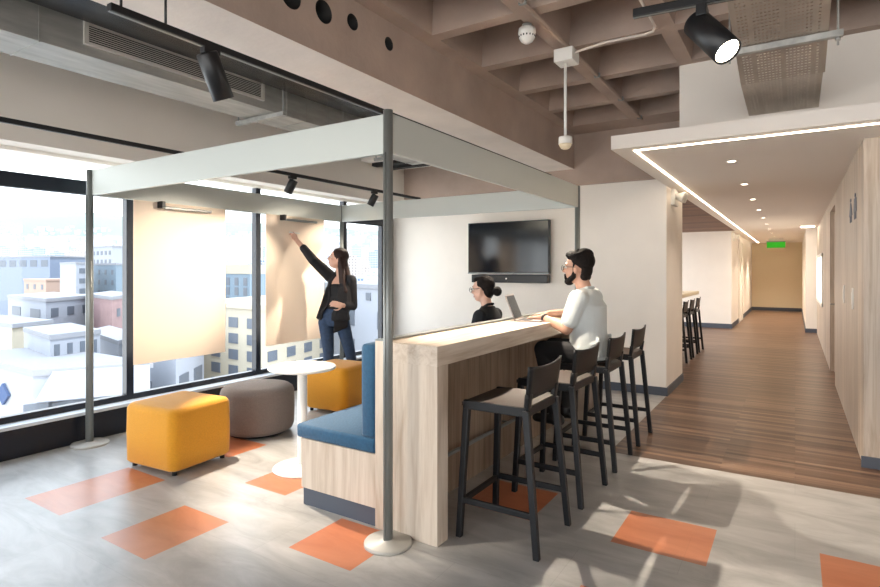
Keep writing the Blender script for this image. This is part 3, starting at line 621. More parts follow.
# restroom pictograms and switches
def fig(y,kind,label):
    t=thing('restroom_pictogram',label,'pictogram',(.438,y,1.93)); x0,x1=.434,.44
    MB().extr([(x0,y+.045*math.cos(a*math.pi/10),2.145+.018*math.sin(a*math.pi/10)) for a in range(20)],(x1-x0,0,0)).build('head','icon',t)
    w0,w1=(.03,.15) if kind=='w' else (.09,.12)
    MB().extr([(x0,y-w0,2.12),(x0,y+w0,2.12),(x0,y+w1,2.0),(x0,y-w1,2.0)],(x1-x0,0,0)).build('torso','icon',t)
    b=MB()
    for s in (-1,1): b.box(x0,x1,y+s*.05-.025,y+s*.05+.025,1.94,2.0)
    b.build('legs','icon',t)
fig(6.42,'w','small grey woman pictogram on the oak wall'); fig(5.97,'m','small grey man pictogram on the oak wall')
for y,lab in ((7.25,'narrow white switch plate on the oak wall, the further one'),(6.18,'white switch plate on the oak wall below the pictograms')):
    t=thing('switch_plate',lab,'switch',(.436,y,1.15)); w=.05 if y<7 else .04
    MB().box(.43,.44,y-w,y+w,1.15,1.34,bev=.003).build('plate','whitep',t); MB().box(.426,.43,y-w*.5,y+w*.5,1.19,1.30,bev=.001).build('rocker','white',t)
# ================================================================== PEOPLE
UP=V((0,0,1))
def basis(yaw_dir,pitch=0):
    f=V(yaw_dir).normalized(); s=UP.cross(f).normalized(); u=f.cross(s).normalized()
    if pitch: q=Matrix.Rotation(-math.radians(pitch),3,s); f=q@f; u=q@u
    return f,s,u
def head_skin(b,c,B,k=1.0,nose=1.0):
    f,s,u=B; P=lambda a,q,z:c+(f*a+s*q+u*z)*k
    b.ell(P(-.012,0,.03),f*.093*k,s*.074*k,u*.088*k); b.ell(P(.022,0,-.025),f*.068*k,s*.06*k,u*.085*k)
    b.ell(P(.045,0,-.075),f*.036*k,s*.038*k,u*.028*k); b.capsule(P(.0,.045,-.04),P(.045,.02,-.08),.022*k,.02*k); b.capsule(P(.0,-.045,-.04),P(.045,-.02,-.08),.022*k,.02*k)
    b.ell(P(.07,0,.03),f*.018*k,s*.052*k,u*.02*k)                              # brow
    b.capsule(P(.082,0,.022),P(.104,0,-.018),.008*k,.0125*k*nose); b.ell(P(.093,0,-.024),f*.014*k,s*.018*k,u*.008*k)
    for q in (-1,1):
        b.ell(P(.062,q*.034,-.022),f*.02*k,s*.022*k,u*.022*k); b.ell(P(-.008,q*.076,-.008),f*.017*k,s*.008*k,u*.03*k)
def face_parts(root,c,B,k=1.0,lip='lips'):
    f,s,u=B; P=lambda a,q,z:c+(f*a+s*q+u*z)*k
    for q in (-1,1):
        e=MB().ell(P(.076,q*.031,.008),f*.011*k,s*.014*k,u*.0085*k).build('eye','eyew',root,smooth=True)
        MB().ell(P(.0845,q*.031,.008),f*.0035*k,s*.0055*k,u*.0055*k).build('iris','iris',e,smooth=True,world=False) if 0 else None
        i=MB().ell(P(.0845,q*.031,.008)-root.location,f*.0035*k,s*.0055*k,u*.0055*k).build('iris','iris',e,smooth=True,world=False)
    MB().ell(P(.084,0,-.052),f*.009*k,s*.022*k,u*.0045*k).ell(P(.083,0,-.061),f*.009*k,s*.018*k,u*.005*k).build('lips',lip,root,smooth=True)
    b=MB()
    for q in (-1,1): b.capsule(P(.083,q*.018,.032),P(.074,q*.048,.033),.004*k,.003*k)
    b.build('eyebrows','hairk',root,smooth=True)
def hand(b,wrist,d,palmn,side,curl=.5,k=1.0,spread=.12,grip=False):
    """wrist point, pointing direction d, palm normal, thumb side vector"""
    d=V(d).normalized(); n=V(palmn); n=(n-d*n.dot(d)).normalized(); t=d.cross(n).normalized()*side
    P=lambda a,q,z:wrist+(d*a+t*q+n*z)*k
    b.loft([(P(0,0,0),t*.027*k,n*.019*k),(P(.03,.002,0),t*.036*k,n*.018*k),(P(.075,.002,0),t*.041*k,n*.014*k),(P(.092,0,0),t*.038*k,n*.010*k)],16)
    for i,(q,L) in enumerate(((.030,.070),(.010,.080),(-.011,.075),(-.031,.058))):
        p=P(.086,q,0); a=curl*(.7 if not grip else 1.1); dirs=d+t*q*spread*8
        for j,(fr,r0,r1) in enumerate(((.45,.0092,.0085),(.32,.0085,.0078),(.25,.0078,.0068))):
            ang=a*(.5+j*.9)
            v=(dirs.normalized()*math.cos(ang)+n*math.sin(ang)); q2=p+v*L*fr*k; b.capsule(p,q2,r0*k,r1*k,10,3); p=q2
    p=P(.018,.026,.006); 
    for (v,L,r0,r1) in ((d*.6+t*.75+n*.35,.042,.0125,.0105),(d*.9+t*.25+n*.35,.032,.0105,.009),(d*.95-t*.05+n*.3,.024,.009,.0075)):
        q2=p+v.normalized()*L*k; b.capsule(p,q2,r0*k,r1*k,10,3); p=q2
    return P(.10,.015,.03)
def limb(b,pts,rs):
    for (p,q),(r,t) in zip(zip(pts,pts[1:]),zip(rs,rs[1:])): b.capsule(p,q,r,t,16,5)

# ---------------- standing woman writing on the sheet
D0=6.63
def J(px,py,o=0): return at(px,py,D0-o)          # o metres towards the room from the mid plane of her body
wm=thing('person','standing woman in black blazer and blue jeans writing on the hanging paper sheet','person',J(337,396))
wf=-R*.92+(-F)*.25                              # where her face looks
tf=(-F)*.85-R*.5; tf.normalize(); ts=UP.cross(tf).normalized()    # chest direction and its side (ts = her left)
hb=basis(wf,10); hc=J(337.5,259,.03)
neck=J(341,274,0); chest=J(340.5,287,0); waist=J(339,303,0); hip=J(334,318,0)
LS=neck+ts*.155-UP*.075; RS=neck-ts*.165-UP*.035
b=MB(); head_skin(b,hc,hb,1.05,.9)
limb(b,[neck-UP*.04,hc-UP*.05-hb[0]*.02],[.053,.048])
b.loft([(neck-UP*.02,ts*.06,tf*.05),(neck-UP*.05,ts*.13,tf*.065),(neck-UP*.09,ts*.165,tf*.09),(chest,ts*.15,tf*.115),(chest-UP*.1,ts*.135,tf*.10),(waist,ts*.12,tf*.088),(hip+UP*.05,ts*.155,tf*.105),(hip-UP*.03,ts*.165,tf*.11),(hip-UP*.09,ts*.13,tf*.09)],24)
RE=J(313,260,.05); RW=J(297.5,241,.02); LE=J(353,306,-.02); LW=J(343,305.5,.17)
limb(b,[RS,RE,RW],[.05,.040,.027]); limb(b,[LS,LE,LW],[.05,.040,.027])
hd=(J(290.5,232.5,-.05)-RW).normalized(); gr=hand(b,RW,hd,-R*.6-F*.2+UP*.3,1,curl=.75,k=.95,grip=True)
hand(b,LW,(J(330,303,.2)-LW),F*.8-UP*.3,1,curl=.45,k=.95)
RK=J(328.5,352,.06); LK=J(350,352,.0); RA=J(327,389,0); LA=J(357,389,-.05); RH=J(326,322,0); LH=J(342,322,-.02)
limb(b,[RH,RK,RA],[.082,.055,.038]); limb(b,[LH,LK,LA],[.082,.055,.038])
for a in (RA,LA): b.capsule(V((a.x,a.y,.035)),V((a.x,a.y,.03))+tf*.16,.032,.028)
b.build('body','skinw',wm,remesh=.0062,sm=3)
face_parts(wm,hc,hb,1.05)
# hair: cap, long fall behind and over her left shoulder
f,s,u=hb; b=MB()
b.ell(hc-f*.028+u*.046,f*.104,s*.094,u*.094); b.ell(hc-f*.06-u*.02,f*.066,s*.09,u*.125)
back=hc-f*.075-u*.02
for q in (-.055,-.02,.02,.055): b.capsule(back+s*q,neck-tf*.05-UP*.22+ts*(.05+q*1.3),.044,.036)
for q in (-.02,.01,.04): b.capsule(hc+s*.07-f*.025,neck+tf*.07+ts*(.09+q)-UP*.20,.032,.024)
b.capsule(hc-s*.066-f*.03,neck-ts*.09-UP*.12+tf*.02,.026,.016)
b.build('hair','hairb',wm,remesh=.007,sm=3)
# top
b=MB(); b.loft([(neck-UP*.115,ts*.115,tf*.108),(chest,ts*.148,tf*.122),(chest-UP*.1,ts*.14,tf*.107),(chest-UP*.13,ts*.145,tf*.118),(waist,ts*.145,tf*.12),(waist-UP*.05,ts*.16,tf*.122),(waist-UP*.07,ts*.165,tf*.124)],24); b.build('top','top',wm,remesh=.008,sm=2)
# blazer: back and sides open at the front, lapels, sleeves
def openshell(b,rings,a0,a1,th,seg=28):
    t=bmesh.new(); O=[];I=[]
    for c,a,d in rings:
        O.append([t.verts.new(c+a*math.cos(math.radians(a0+(a1-a0)*i/seg))+d*math.sin(math.radians(a0+(a1-a0)*i/seg))) for i in range(seg+1)])
        a2=a*(1-th/a.length); d2=d*(1-th/d.length)
        I.append([t.verts.new(c+a2*math.cos(math.radians(a0+(a1-a0)*i/seg))+d2*math.sin(math.radians(a0+(a1-a0)*i/seg))) for i in range(seg+1)])
    n=len(rings)
    for j in range(n-1):
        for i in range(seg):
            t.faces.new((O[j][i],O[j][i+1],O[j+1][i+1],O[j+1][i])); t.faces.new((I[j][i],I[j+1][i],I[j+1][i+1],I[j][i+1]))
        for i in (0,seg): t.faces.new((O[j][i],O[j+1][i],I[j+1][i],I[j][i]))
    for j in (0,n-1):
        for i in range(seg): t.faces.new((O[j][i],O[j][i+1],I[j][i+1],I[j][i]))
    b._add(t)
b=MB(); e=.016
openshell(b,[(neck-UP*.015,ts*.085,tf*.07),(neck-UP*.055,ts*(.14+e),tf*.085),(neck-UP*.10,ts*(.168+e),tf*.105),(chest,ts*(.158+e),tf*.138),(chest-UP*.1,ts*(.15+e),tf*.128),(waist,ts*(.15+e),tf*.125),(hip+UP*.06,ts*.20,tf*.145),(hip-UP*.02,ts*.215,tf*.155)],112,428,.024)
# long front panels
b.hexa([hip-ts*.25+tf*.03-UP*.02,hip-ts*.15+tf*.15-UP*.0,hip-ts*.11+tf*.10-UP*.0,hip-ts*.19-tf*.02-UP*.02,chest-ts*.16+tf*.08,chest-ts*.085+tf*.145,chest-ts*.06+tf*.09,chest-ts*.12+tf*.02],bev=.008)
b.loft([(chest-UP*.02,ts*.155,tf*.09),(waist,ts*.15,tf*.075),(hip+UP*.03,ts*.175,tf*.08)],24)
b.hexa([hip+ts*.21+tf*.0-UP*.10,hip+ts*.10+tf*.14-UP*.17,hip+ts*.09+tf*.115-UP*.17,hip+ts*.20-tf*.02-UP*.10,chest+ts*.16+tf*.06,chest+ts*.08+tf*.145,chest+ts*.07+tf*.12,chest+ts*.15+tf*.04],bev=.008)
limb(b,[RS+UP*.005,RE,J(303.5,248,.03)],[.074,.058,.046]); limb(b,[LS,LE,LW+(LE-LW)*.22],[.066,.054,.044])
b.capsule(neck-ts*.05-UP*.02,RS,.045,.062); b.capsule(neck+ts*.05-UP*.03,LS,.045,.062)
b.build('blazer','blazer',wm,remesh=.008,sm=2)
b=MB(); b.loft([(waist-UP*.02,ts*.128,tf*.096),(hip+UP*.05,ts*.162,tf*.112),(hip-UP*.03,ts*.173,tf*.118),(hip-UP*.09,ts*.15,tf*.105)],24)
limb(b,[RH,RK,RA+UP*.03],[.092,.064,.046]); limb(b,[LH,LK,LA+UP*.03],[.092,.064,.046]); b.build('jeans','jeans',wm,remesh=.008,sm=3)
for a in (RA,LA):
    b=MB(); b.loft([(V((a.x,a.y,.0))-tf*.03,ts*.034,tf*.05),(V((a.x,a.y,.03))-tf*.03,ts*.036,tf*.05),(V((a.x,a.y,.07)),ts*.038,tf*.045)],16); b.ell(V((a.x,a.y,.03))+tf*.1,ts*.04,tf*.1,UP*.032)
    b.build('shoe','black',wm,remesh=.007,sm=1)
tag(MB().cyl(J(284,231.5,-.02),J(299.5,233.5,.06),.008,seg=12).build('marker_pen','whitep',base=True),'white marker pen held against the sheet by the standing woman','pen')

# ---------------- seated man in white shirt
MY=4.36
def K(px,py,dy=0): return atY(px,py,MY+dy)
mn=thing('person','seated man with dark beard, glasses and white short-sleeved shirt typing at the bar','person',V((-1.36,4.41,0)))
mf=V((-1,-.02,0)); mb=basis(mf,0); hc=K(577.5,268.5); f,s,u=mb; k=1.09
tside=V((0,1,0))
pel=V((-1.375,MY,.845)); neck=K(586,289); chest=V((-1.39,MY,1.22)); mid=V((-1.385,MY,1.02))
b=MB(); head_skin(b,hc,mb,k,1.1)
limb(b,[neck-UP*.04,hc-UP*.06-f*.02],[.062,.056])
X=V((1,0,0))
b.loft([(neck-UP*.01,tside*.08,X*.06),(neck-UP*.05,tside*.16,X*.085),(neck-UP*.10,tside*.195,X*.11),(chest,tside*.175,X*.125),(mid,tside*.155,X*.115),(pel,tside*.17,X*.12),(pel-UP*.06,tside*.17,X*.12)],24)
LSh=neck+V((.0,-.185,-.085)); RSh=neck+V((0,.185,-.085))
LEl=K(566.5,329,-.20); LWr=K(543,317.5,-.10); REl=V((-1.55,MY+.27,1.13)); RWr=K(549,313.5,.13)
limb(b,[LSh,LEl,LWr],[.058,.046,.030]); limb(b,[RSh,REl,RWr],[.058,.046,.030])
hand(b,LWr,V((-1,.12,-.06)),V((0,0,-1)),-1,curl=.35); hand(b,RWr,V((-1,-.25,-.12)),V((0,0,-1)),1,curl=.35)
for dy in (-.1,.1):
    kn=V((-1.72,MY+dy*1.15,.86)); an=V((-1.62,MY+dy*1.2,.36)); limb(b,[pel+V((-.02,dy,0)),kn,an],[.085,.06,.042]); b.capsule(an-UP*.05+V((.03,0,0)),an+V((-.14,0,-.06)),.035,.03)
b.build('body','skinm',mn,remesh=.0062,sm=3)
face_parts(mn,hc,mb,k)
b=MB(); P=lambda a,q,z:hc+(f*a+s*q+u*z)*k
b.ell(P(-.035,0,.055),f*.095*k,s*.084*k,u*.085*k); b.ell(P(-.066,0,.0),f*.045*k,s*.066*k,u*.08*k); b.ell(P(.02,0,.10),f*.07*k,s*.06*k,u*.034*k); b.ell(P(.05,0,.098),f*.035*k,s*.045*k,u*.024*k); b.ell(P(-.05,0,.1),f*.07*k,s*.066*k,u*.05*k); b.ell(P(-.004,0,.088),f*.082*k,s*.077*k,u*.048*k)
b.capsule(P(-.06,.03,-.06),P(-.06,-.03,-.06),.032*k,.032*k)
rr=random.Random(2)
for i in range(60):
    a=rr.uniform(0,6.28); e_=rr.uniform(.25,1.4); b.ell(P(-.03+.088*math.cos(a)*math.cos(e_),.08*math.sin(a)*math.cos(e_),.055+.082*math.sin(e_)),f*.014,s*.014,u*.014,8,5)
b.build('hair','hairk',mn,remesh=.006,sm=1)
b=MB()
for q in (-1,1): b.capsule(P(.004,q*.067,.03),P(.004,q*.064,-.015),.011*k,.013*k); b.capsule(P(.0,q*.062,-.015),P(.012,q*.058,-.06),.014*k,.02*k); b.capsule(P(.012,q*.058,-.06),P(.055,q*.03,-.09),.02*k,.023*k)
b.ell(P(.062,0,-.095),f*.036*k,s*.038*k,u*.03*k); b.ell(P(.09,0,-.043),f*.009*k,s*.026*k,u*.006*k)
for q in (-1,1): b.capsule(P(.088,q*.024,-.045),P(.078,q*.034,-.075),.007*k,.01*k)
b.build('beard','hairk',mn,remesh=.006,sm=1)
def glasses(root,hc,B,k,m='black',r=.022):
    f,s,u=B; P=lambda a,q,z:hc+(f*a+s*q+u*z)*k
    g=MB(); n=18
    for q in (-1,1):
        pts=[P(.103,q*.032+r*math.cos(i*2*math.pi/n),.005+r*.85*math.sin(i*2*math.pi/n)) for i in range(n+1)]; g.tube(pts,.0026,6)
        g.tube([P(.102,q*.056,.012),P(.06,q*.078,.012),P(-.01,q*.084,.01)],.0026,6)
    g.tube([P(.104,-.01,.008),P(.108,0,.011),P(.104,.01,.008)],.0022,6); return g.build('glasses',m,root,smooth=True)
glasses(mn,hc,mb,k)
b=MB()
b.loft([(neck-UP*.0,tside*.085,X*.075),(neck-UP*.04,tside*.17,X*.10),(neck-UP*.10,tside*.212,X*.128),(chest,tside*.20,X*.142),(mid+V((.0,0,0)),tside*.185,X*.14),(pel+V((.005,0,.04)),tside*.195,X*.15),(pel+V((.02,0,-.035)),tside*.2,X*.15)],28)
for S_,E_ in ((LSh,LEl),(RSh,REl)):
    e2=S_.lerp(E_,.68); b.capsule(S_+V((.0,0,.01)),e2,.078,.07); b.capsule(neck-UP*.05,S_,.07,.076)
for i in range(8):       # cloth folds gathering at the waist
    y=MY-.16+.045*i; b.capsule(V((-1.262+.01*math.sin(i*2),y,.84)),V((-1.262,y+.03,.98)),.02,.010)
for z_ in (.86,.90): b.capsule(V((-1.40,MY-.185,z_)),V((-1.28,MY-.16,z_+.04)),.014,.012)
b.build('shirt','shirt',mn,remesh=.0075,sm=2)
b=MB()
for q in (-1,1):
    pts=[neck+V((.055,q*.0,.012)),neck+V((.03,q*.06,.01)),neck+V((-.045,q*.06,-.02)),neck+V((-.09,q*.02,-.07))]; b.tube(pts,.016,8)
b.build('collar','shirt',mn,remesh=.006,sm=2)
b=MB(); b.loft([(pel+UP*.03,tside*.178,X*.128),(pel-UP*.04,tside*.185,X*.135),(pel-UP*.062,tside*.17,X*.12)],24)
for dy in (-.1,.1): 
    kn=V((-1.72,MY+dy*1.15,.86)); an=V((-1.62,MY+dy*1.2,.38)); limb(b,[pel+V((-.02,dy,0)),kn,an],[.092,.07,.05])
b.build('trousers','trousers',mn,remesh=.008,sm=2)
for dy in (-.1,.1):
    b=MB(); an=V((-1.62,MY+dy*1.2,.36)); b.capsule(an-UP*.05+V((.04,0,0)),an+V((-.15,0,-.055)),.045,.036); b.capsule(an-UP*.05,an,.048,.046); b.build('shoe','black',mn,remesh=.008,sm=1)
w_=LWr.lerp(LEl,.08); dd=(LEl-LWr).normalized(); u_=dd.orthogonal().normalized(); MB().loft([(w_-dd*.01,u_*.036,dd.cross(u_)*.036),(w_+dd*.012,u_*.038,dd.cross(u_)*.038)],20).build('wristwatch','strap',mn,smooth=True)

# ---------------- seated woman behind the bar (on the bench)
MY2=4.44
sw=thing('person','seated woman with dark hair in a bun, glasses and black shirt behind the bar','person',V((-2.4,MY2,0)))
f2=V((-1,-.05,0)); B2=basis(f2,-6); hc=atY(482.5,289.5,MY2); k=1.0; f,s,u=B2
neck=atY(488,307,MY2); chest=neck+V((.0,0,-.17)); mid=neck+V((.0,0,-.33)); pel=V((neck.x-.02,MY2,.62))
b=MB(); head_skin(b,hc,B2,k,.9); limb(b,[neck-UP*.04,hc-UP*.05-f*.02],[.052,.048])
b.loft([(neck-UP*.01,tside*.06,X*.05),(neck-UP*.045,tside*.13,X*.07),(neck-UP*.09,tside*.165,X*.09),(chest,tside*.15,X*.105),(mid,tside*.13,X*.095),(pel,tside*.17,X*.115),(pel-UP*.07,tside*.16,X*.11)],24)
SL=neck+V((0,-.15,-.075)); SR=neck+V((0,.15,-.075))
for S_,sg in ((SL,-1),(SR,1)):
    E_=S_+V((-.06,sg*.04,-.27)); W_=E_+V((-.22,-sg*.06,-.02)); limb(b,[S_,E_,W_],[.048,.038,.026]); hand(b,W_,V((-1,-sg*.2,-.1)),V((0,0,-1)),sg,curl=.4,k=.93)
for dy in (-.09,.09):
    kn=V((pel.x-.42,MY2+dy,.575)); an=V((pel.x-.42,MY2+dy,.10)); limb(b,[pel+V((0,dy,-.02)),kn,an],[.08,.056,.038]); b.capsule(an-UP*.055,an+V((-.15,0,-.065)),.034,.028)
b.build('body','skinw',sw,remesh=.0065,sm=3)
face_parts(sw,hc,B2,k); glasses(sw,hc,B2,k,'black',.024)
b=MB(); P=lambda a,q,z:hc+(f*a+s*q+u*z)*k
b.ell(P(-.032,0,.042),f*.092,s*.082,u*.085); b.ell(P(-.062,0,-.01),f*.045,s*.068,u*.075); b.ell(P(.03,0,.088),f*.05,s*.055,u*.028)
b.ell(P(-.142,0,-.028),f*.042,s*.045,u*.045); b.capsule(P(-.1,0,-.02),P(-.13,0,-.03),.03,.035); b.capsule(P(-.05,-.05,-.04),P(-.065,-.03,-.085),.012,.006); b.capsule(P(-.0,-.076,.02),P(.008,-.072,-.09),.006,.003)
b.build('hair','hairk',sw,remesh=.006,sm=1)
b=MB(); b.loft([(neck+UP*.01,tside*.064,X*.058),(neck-UP*.04,tside*.14,X*.08),(neck-UP*.09,tside*.178,X*.103),(chest,tside*.165,X*.118),(mid,tside*.148,X*.11),(pel+UP*.04,tside*.18,X*.128),(pel-UP*.02,tside*.185,X*.13)],26)
for S_,sg in ((SL,-1),(SR,1)):
    E_=S_+V((-.06,sg*.04,-.27)); W_=E_+V((-.22,-sg*.06,-.02)); limb(b,[S_,E_,E_.lerp(W_,.8)],[.064,.05,.04]); b.capsule(neck-UP*.05,S_,.055,.062)
b.build('shirt','top',sw,remesh=.008,sm=2)
b=MB(); b.tube([neck+V((.05,-.0,.03)),neck+V((.02,-.05,.025)),neck+V((-.05,-.045,-.02))],.013,8); b.tube([neck+V((.05,0,.03)),neck+V((.02,.05,.025)),neck+V((-.05,.045,-.02))],.013,8); b.build('collar','top',sw,remesh=.006,sm=1)
b=MB(); b.loft([(pel+UP*.02,tside*.176,X*.12),(pel-UP*.06,tside*.175,X*.12)],24)
for dy in (-.09,.09):
    kn=V((pel.x-.42,MY2+dy,.575)); an=V((pel.x-.42,MY2+dy,.12)); limb(b,[pel+V((0,dy,-.02)),kn,an],[.088,.064,.05])
b.build('trousers','trousers',sw,remesh=.009,sm=2)
for dy in (-.09,.09): b=MB(); an=V((pel.x-.42,MY2+dy,.10)); b.capsule(an-UP*.055,an+V((-.16,0,-.06)),.042,.035); b.build('shoe','black',sw,remesh=.008,sm=1)

# laptop and notebook on the bar
la=thing('laptop','open grey laptop on the bar top in front of the seated man','laptop',(-1.83,4.27,1.086),rz=math.radians(12))
MB().box(-.11,.11,-.15,.15,0,.012,bev=.003).build('base','lapt',la,world=False)
MB().box(-.08,.02,-.135,.135,.012,.0135).build('keyboard','keys',la,world=False)
t=math.radians(112); dx,dz=math.cos(t),math.sin(t); h=.21
MB().hexa([(-.11,-.15,.012),(-.104,-.15,.012),(-.104,.15,.012),(-.11,.15,.012),(-.11+dx*h,-.15,.012+dz*h),(-.104+dx*h,-.15,.012+dz*h),(-.104+dx*h,.15,.012+dz*h),(-.11+dx*h,.15,.012+dz*h)],bev=.002).build('lid','lapt',la,world=False)
MB().hexa([(-.1038+dx*.01,-.14,.02),(-.1032+dx*.01,-.14,.02),(-.1032+dx*.01,.14,.02),(-.1038+dx*.01,.14,.02),(-.1038+dx*h*.96,-.14,.012+dz*h*.96),(-.1032+dx*h*.96,-.14,.012+dz*h*.96),(-.1032+dx*h*.96,.14,.012+dz*h*.96),(-.1038+dx*h*.96,.14,.012+dz*h*.96)]).build('screen','screen',la,world=False)
nb=thing('notebook','small teal notebook lying on the bar beyond the man','notebook',(-1.80,4.78,1.086)); MB().box(-.09,.06,-.1,.1,0,.004,bev=.001).box(-.09,.06,-.1,.1,.014,.018,bev=.001).build('cover','blueb',nb,world=False); MB().box(-.085,.057,-.097,.097,.004,.014).build('pages','paper',nb,world=False)

# ================================================================== CITY OUTSIDE
CITY=dict(w=mat('render_white',(132,136,145),.85),c=mat('render_cream',(154,147,132),.85),p=mat('brick_pink',(132,106,106),.85,noise=.1,scale=.8),g=mat('glass_blue',(92,103,122),.5),
 b=mat('window_blue',(78,84,94),.6),r=mat('roof_grey',(118,120,126),.9),bl=mat('facade_blue',(94,112,126),.7),t=mat('terracotta',(146,124,112),.9),tree=mat('tree_green',(70,96,60),.9,noise=.3,scale=1.5))
def bld(name_label,c1,c2,c3,ytop,m,zbot=-38,win=None,roof=None,overh=0,par=.5,extra=None,group=None):
    """house with footprint corners (pixel,distance) left, near, right"""
    p1=at(c1[0],270,c1[1]); p2=at(c2[0],270,c2[1]); p3=at(c3[0],270,c3[1]); p4=p1+p3-p2; zt=EYE-(ytop-HY)*c2[1]/FOC
    t=thing('building',name_label,'building',((p2.x+p4.x)/2,(p2.y+p4.y)/2,zbot),group)
    q=[(p.x,p.y) for p in (p1,p2,p3,p4)]
    MB().prism(q,zbot,zt).build('wall_block',CITY[m],t)
    cx=sum(a[0] for a in q)/4; cy=sum(a[1] for a in q)/4
    MB().prism([(cx+(a-cx)*1.03,cy+(c-cy)*1.03) for a,c in q],zt,zt+par).build('roof_slab',CITY[roof or 'r'],t)
    if win:
        for (side,cols,rows,ww,wh,dz,rowh) in win:
            a,c=(p1,p2) if side=='L' else (p2,p3); d=(c-a); L=d.length; d.normalize(); nn=V((d.y,-d.x,0)); 
            if nn.dot(at(440,270,0)-a)<0: nn=-nn
            for r in range(rows):
                for i in range(cols):
                    o=a+d*((i+.5)*L/cols-ww/2); z=zt-dz-r*rowh
                    o=V((o.x,o.y,0))
                    MB().hexa([o+V((0,0,z-wh))-nn*.05,o+d*ww+V((0,0,z-wh))-nn*.05,o+d*ww+V((0,0,z-wh))+nn*.08,o+V((0,0,z-wh))+nn*.08,o+V((0,0,z))-nn*.05,o+d*ww+V((0,0,z))-nn*.05,o+d*ww+V((0,0,z))+nn*.08,o+V((0,0,z))+nn*.08]).build('window',CITY['b'],t)
    return t,p1,p2,p3,p4,zt
# mansard building with the diamond window
t,p1,p2,p3,p4,zt=bld('white building with grey diamond window and sloping mansard fascia',(-45,56),(33,46),(150,50),376,'w',win=[('R',5,1,3.0,2.0,2.3,4)])
dL=(p2-p1).normalized(); nL=V((dL.y,-dL.x,0)); nL=nL if nL.dot(-p2)>0 else -nL
m_=p1.lerp(p2,.69); m_.z=0; zc=EYE-(394-HY)*49/FOC
MB().extr([m_+V((0,0,zc+.95))+nL*.05,m_+dL*1.25+V((0,0,zc))+nL*.05,m_+V((0,0,zc-.95))+nL*.05,m_-dL*1.25+V((0,0,zc))+nL*.05],nL*.2).build('diamond_window',mat('diamond_blue',(66,80,108),.95,spec=.05),t)
p2=p2.copy(); p2.z=0; p3=p3.copy(); p3.z=0; dR=(p3-p2).normalized(); nR=V((dR.y,-dR.x,0)); nR=nR if nR.dot(-p2)>0 else -nR
L=(p3-p2).length; z0=zt-1.9; 
MB().hexa([p2+dR*.3+nR*.0+V((0,0,z0)),p2+dR*.3+nR*1.5+V((0,0,z0)),p2+dR*L+nR*1.5+V((0,0,z0)),p2+dR*L+V((0,0,z0)),p2+dR*1.2+V((0,0,zt+.3)),p2+dR*1.4+nR*.3+V((0,0,zt+.3)),p2+dR*L+nR*.3+V((0,0,zt+.3)),p2+dR*L+V((0,0,zt+.3))]).build('mansard_fascia',CITY['w'],t)
bld('white rooftop block with vertical ribs behind the mansard roof',(24,60),(50,53),(100,58),340,'w',zbot=-8.5,win=[('R',4,1,.5,2.2,.5,4)])
bld('white low building with curved roof beside the mansard building',(126,62),(176,52),(204,60),352,'w',win=[('R',2,1,2.4,1.7,2.4,4),('L',3,1,1.8,1.2,3.6,4)],roof='w',par=.8)
bld('cream apartment block with rows of square windows, right of the left sheet',(192,66),(262,58),(330,72),310,'c',win=[('L',4,5,1.7,1.1,1.0,1.75),('R',4,5,1.7,1.1,1.0,1.75)],roof='c')
bld('pink and brown narrow building below the left sheet',(186,80),(210,72),(226,76),354,'p')
bld('blue glass office tower with cream cap right of the left sheet',(216,126),(250,116),(275,130),274,'bl',win=[('L',4,4,1.5,1.7,.8,2.1)],roof='c',par=2)
bld('white block with a tall blue window seen through the rearmost pane',(318,76),(396,60),(460,74),290,'w',win=[('L',5,1,1.1,.9,.5,2),('L',3,2,1.2,2.0,2.6,3.6)])
bld('low rooftop with green planting behind the woman\'s sheet',(288,92),(322,84),(345,90),343,'w')
bld('pink brick building left of the dark mullion',(88,90),(112,80),(135,92),300,'p',win=[('R',2,2,1.6,1.2,1.4,3)])
bld('grey blue block with small windows above the pink brick building',(90,150),(116,138),(135,150),265,'bl',win=[('L',4,3,1.2,1.2,1.2,2.6)])
bld('white flat-roofed building with three dark square windows',(8,92),(46,80),(92,92),302,'w',win=[('L',2,2,4.5,1.4,1.2,3.0),('R',3,1,1.7,1.3,1.0,3)])
bld('cream low building at the left edge behind the diamond wall',(-50,78),(12,68),(52,74),328,'c')
bld('terracotta roofed house between white blocks',(24,160),(46,150),(88,158),281,'t',win=[('L',3,1,1.6,1.4,1,3)],roof='t')
bld('long blue fronted hall below the hillside at left',(-12,215),(50,200),(92,215),257,'g',win=[('L',6,1,4,2.5,1,3)])
bld('white apartment tower with banded balconies beside the frame post',(60,140),(76,130),(90,136),264,'w',win=[('R',1,5,3.2,1.2,1,2.4)])
bld('white gridded apartment block above the grey blue block',(92,200),(112,190),(130,198),247,'w',win=[('L',5,3,1.6,1.4,1.2,3)])
bld('white office slab low in the gap left of the dark mullion',(88,70),(118,60),(140,66),345,'w')
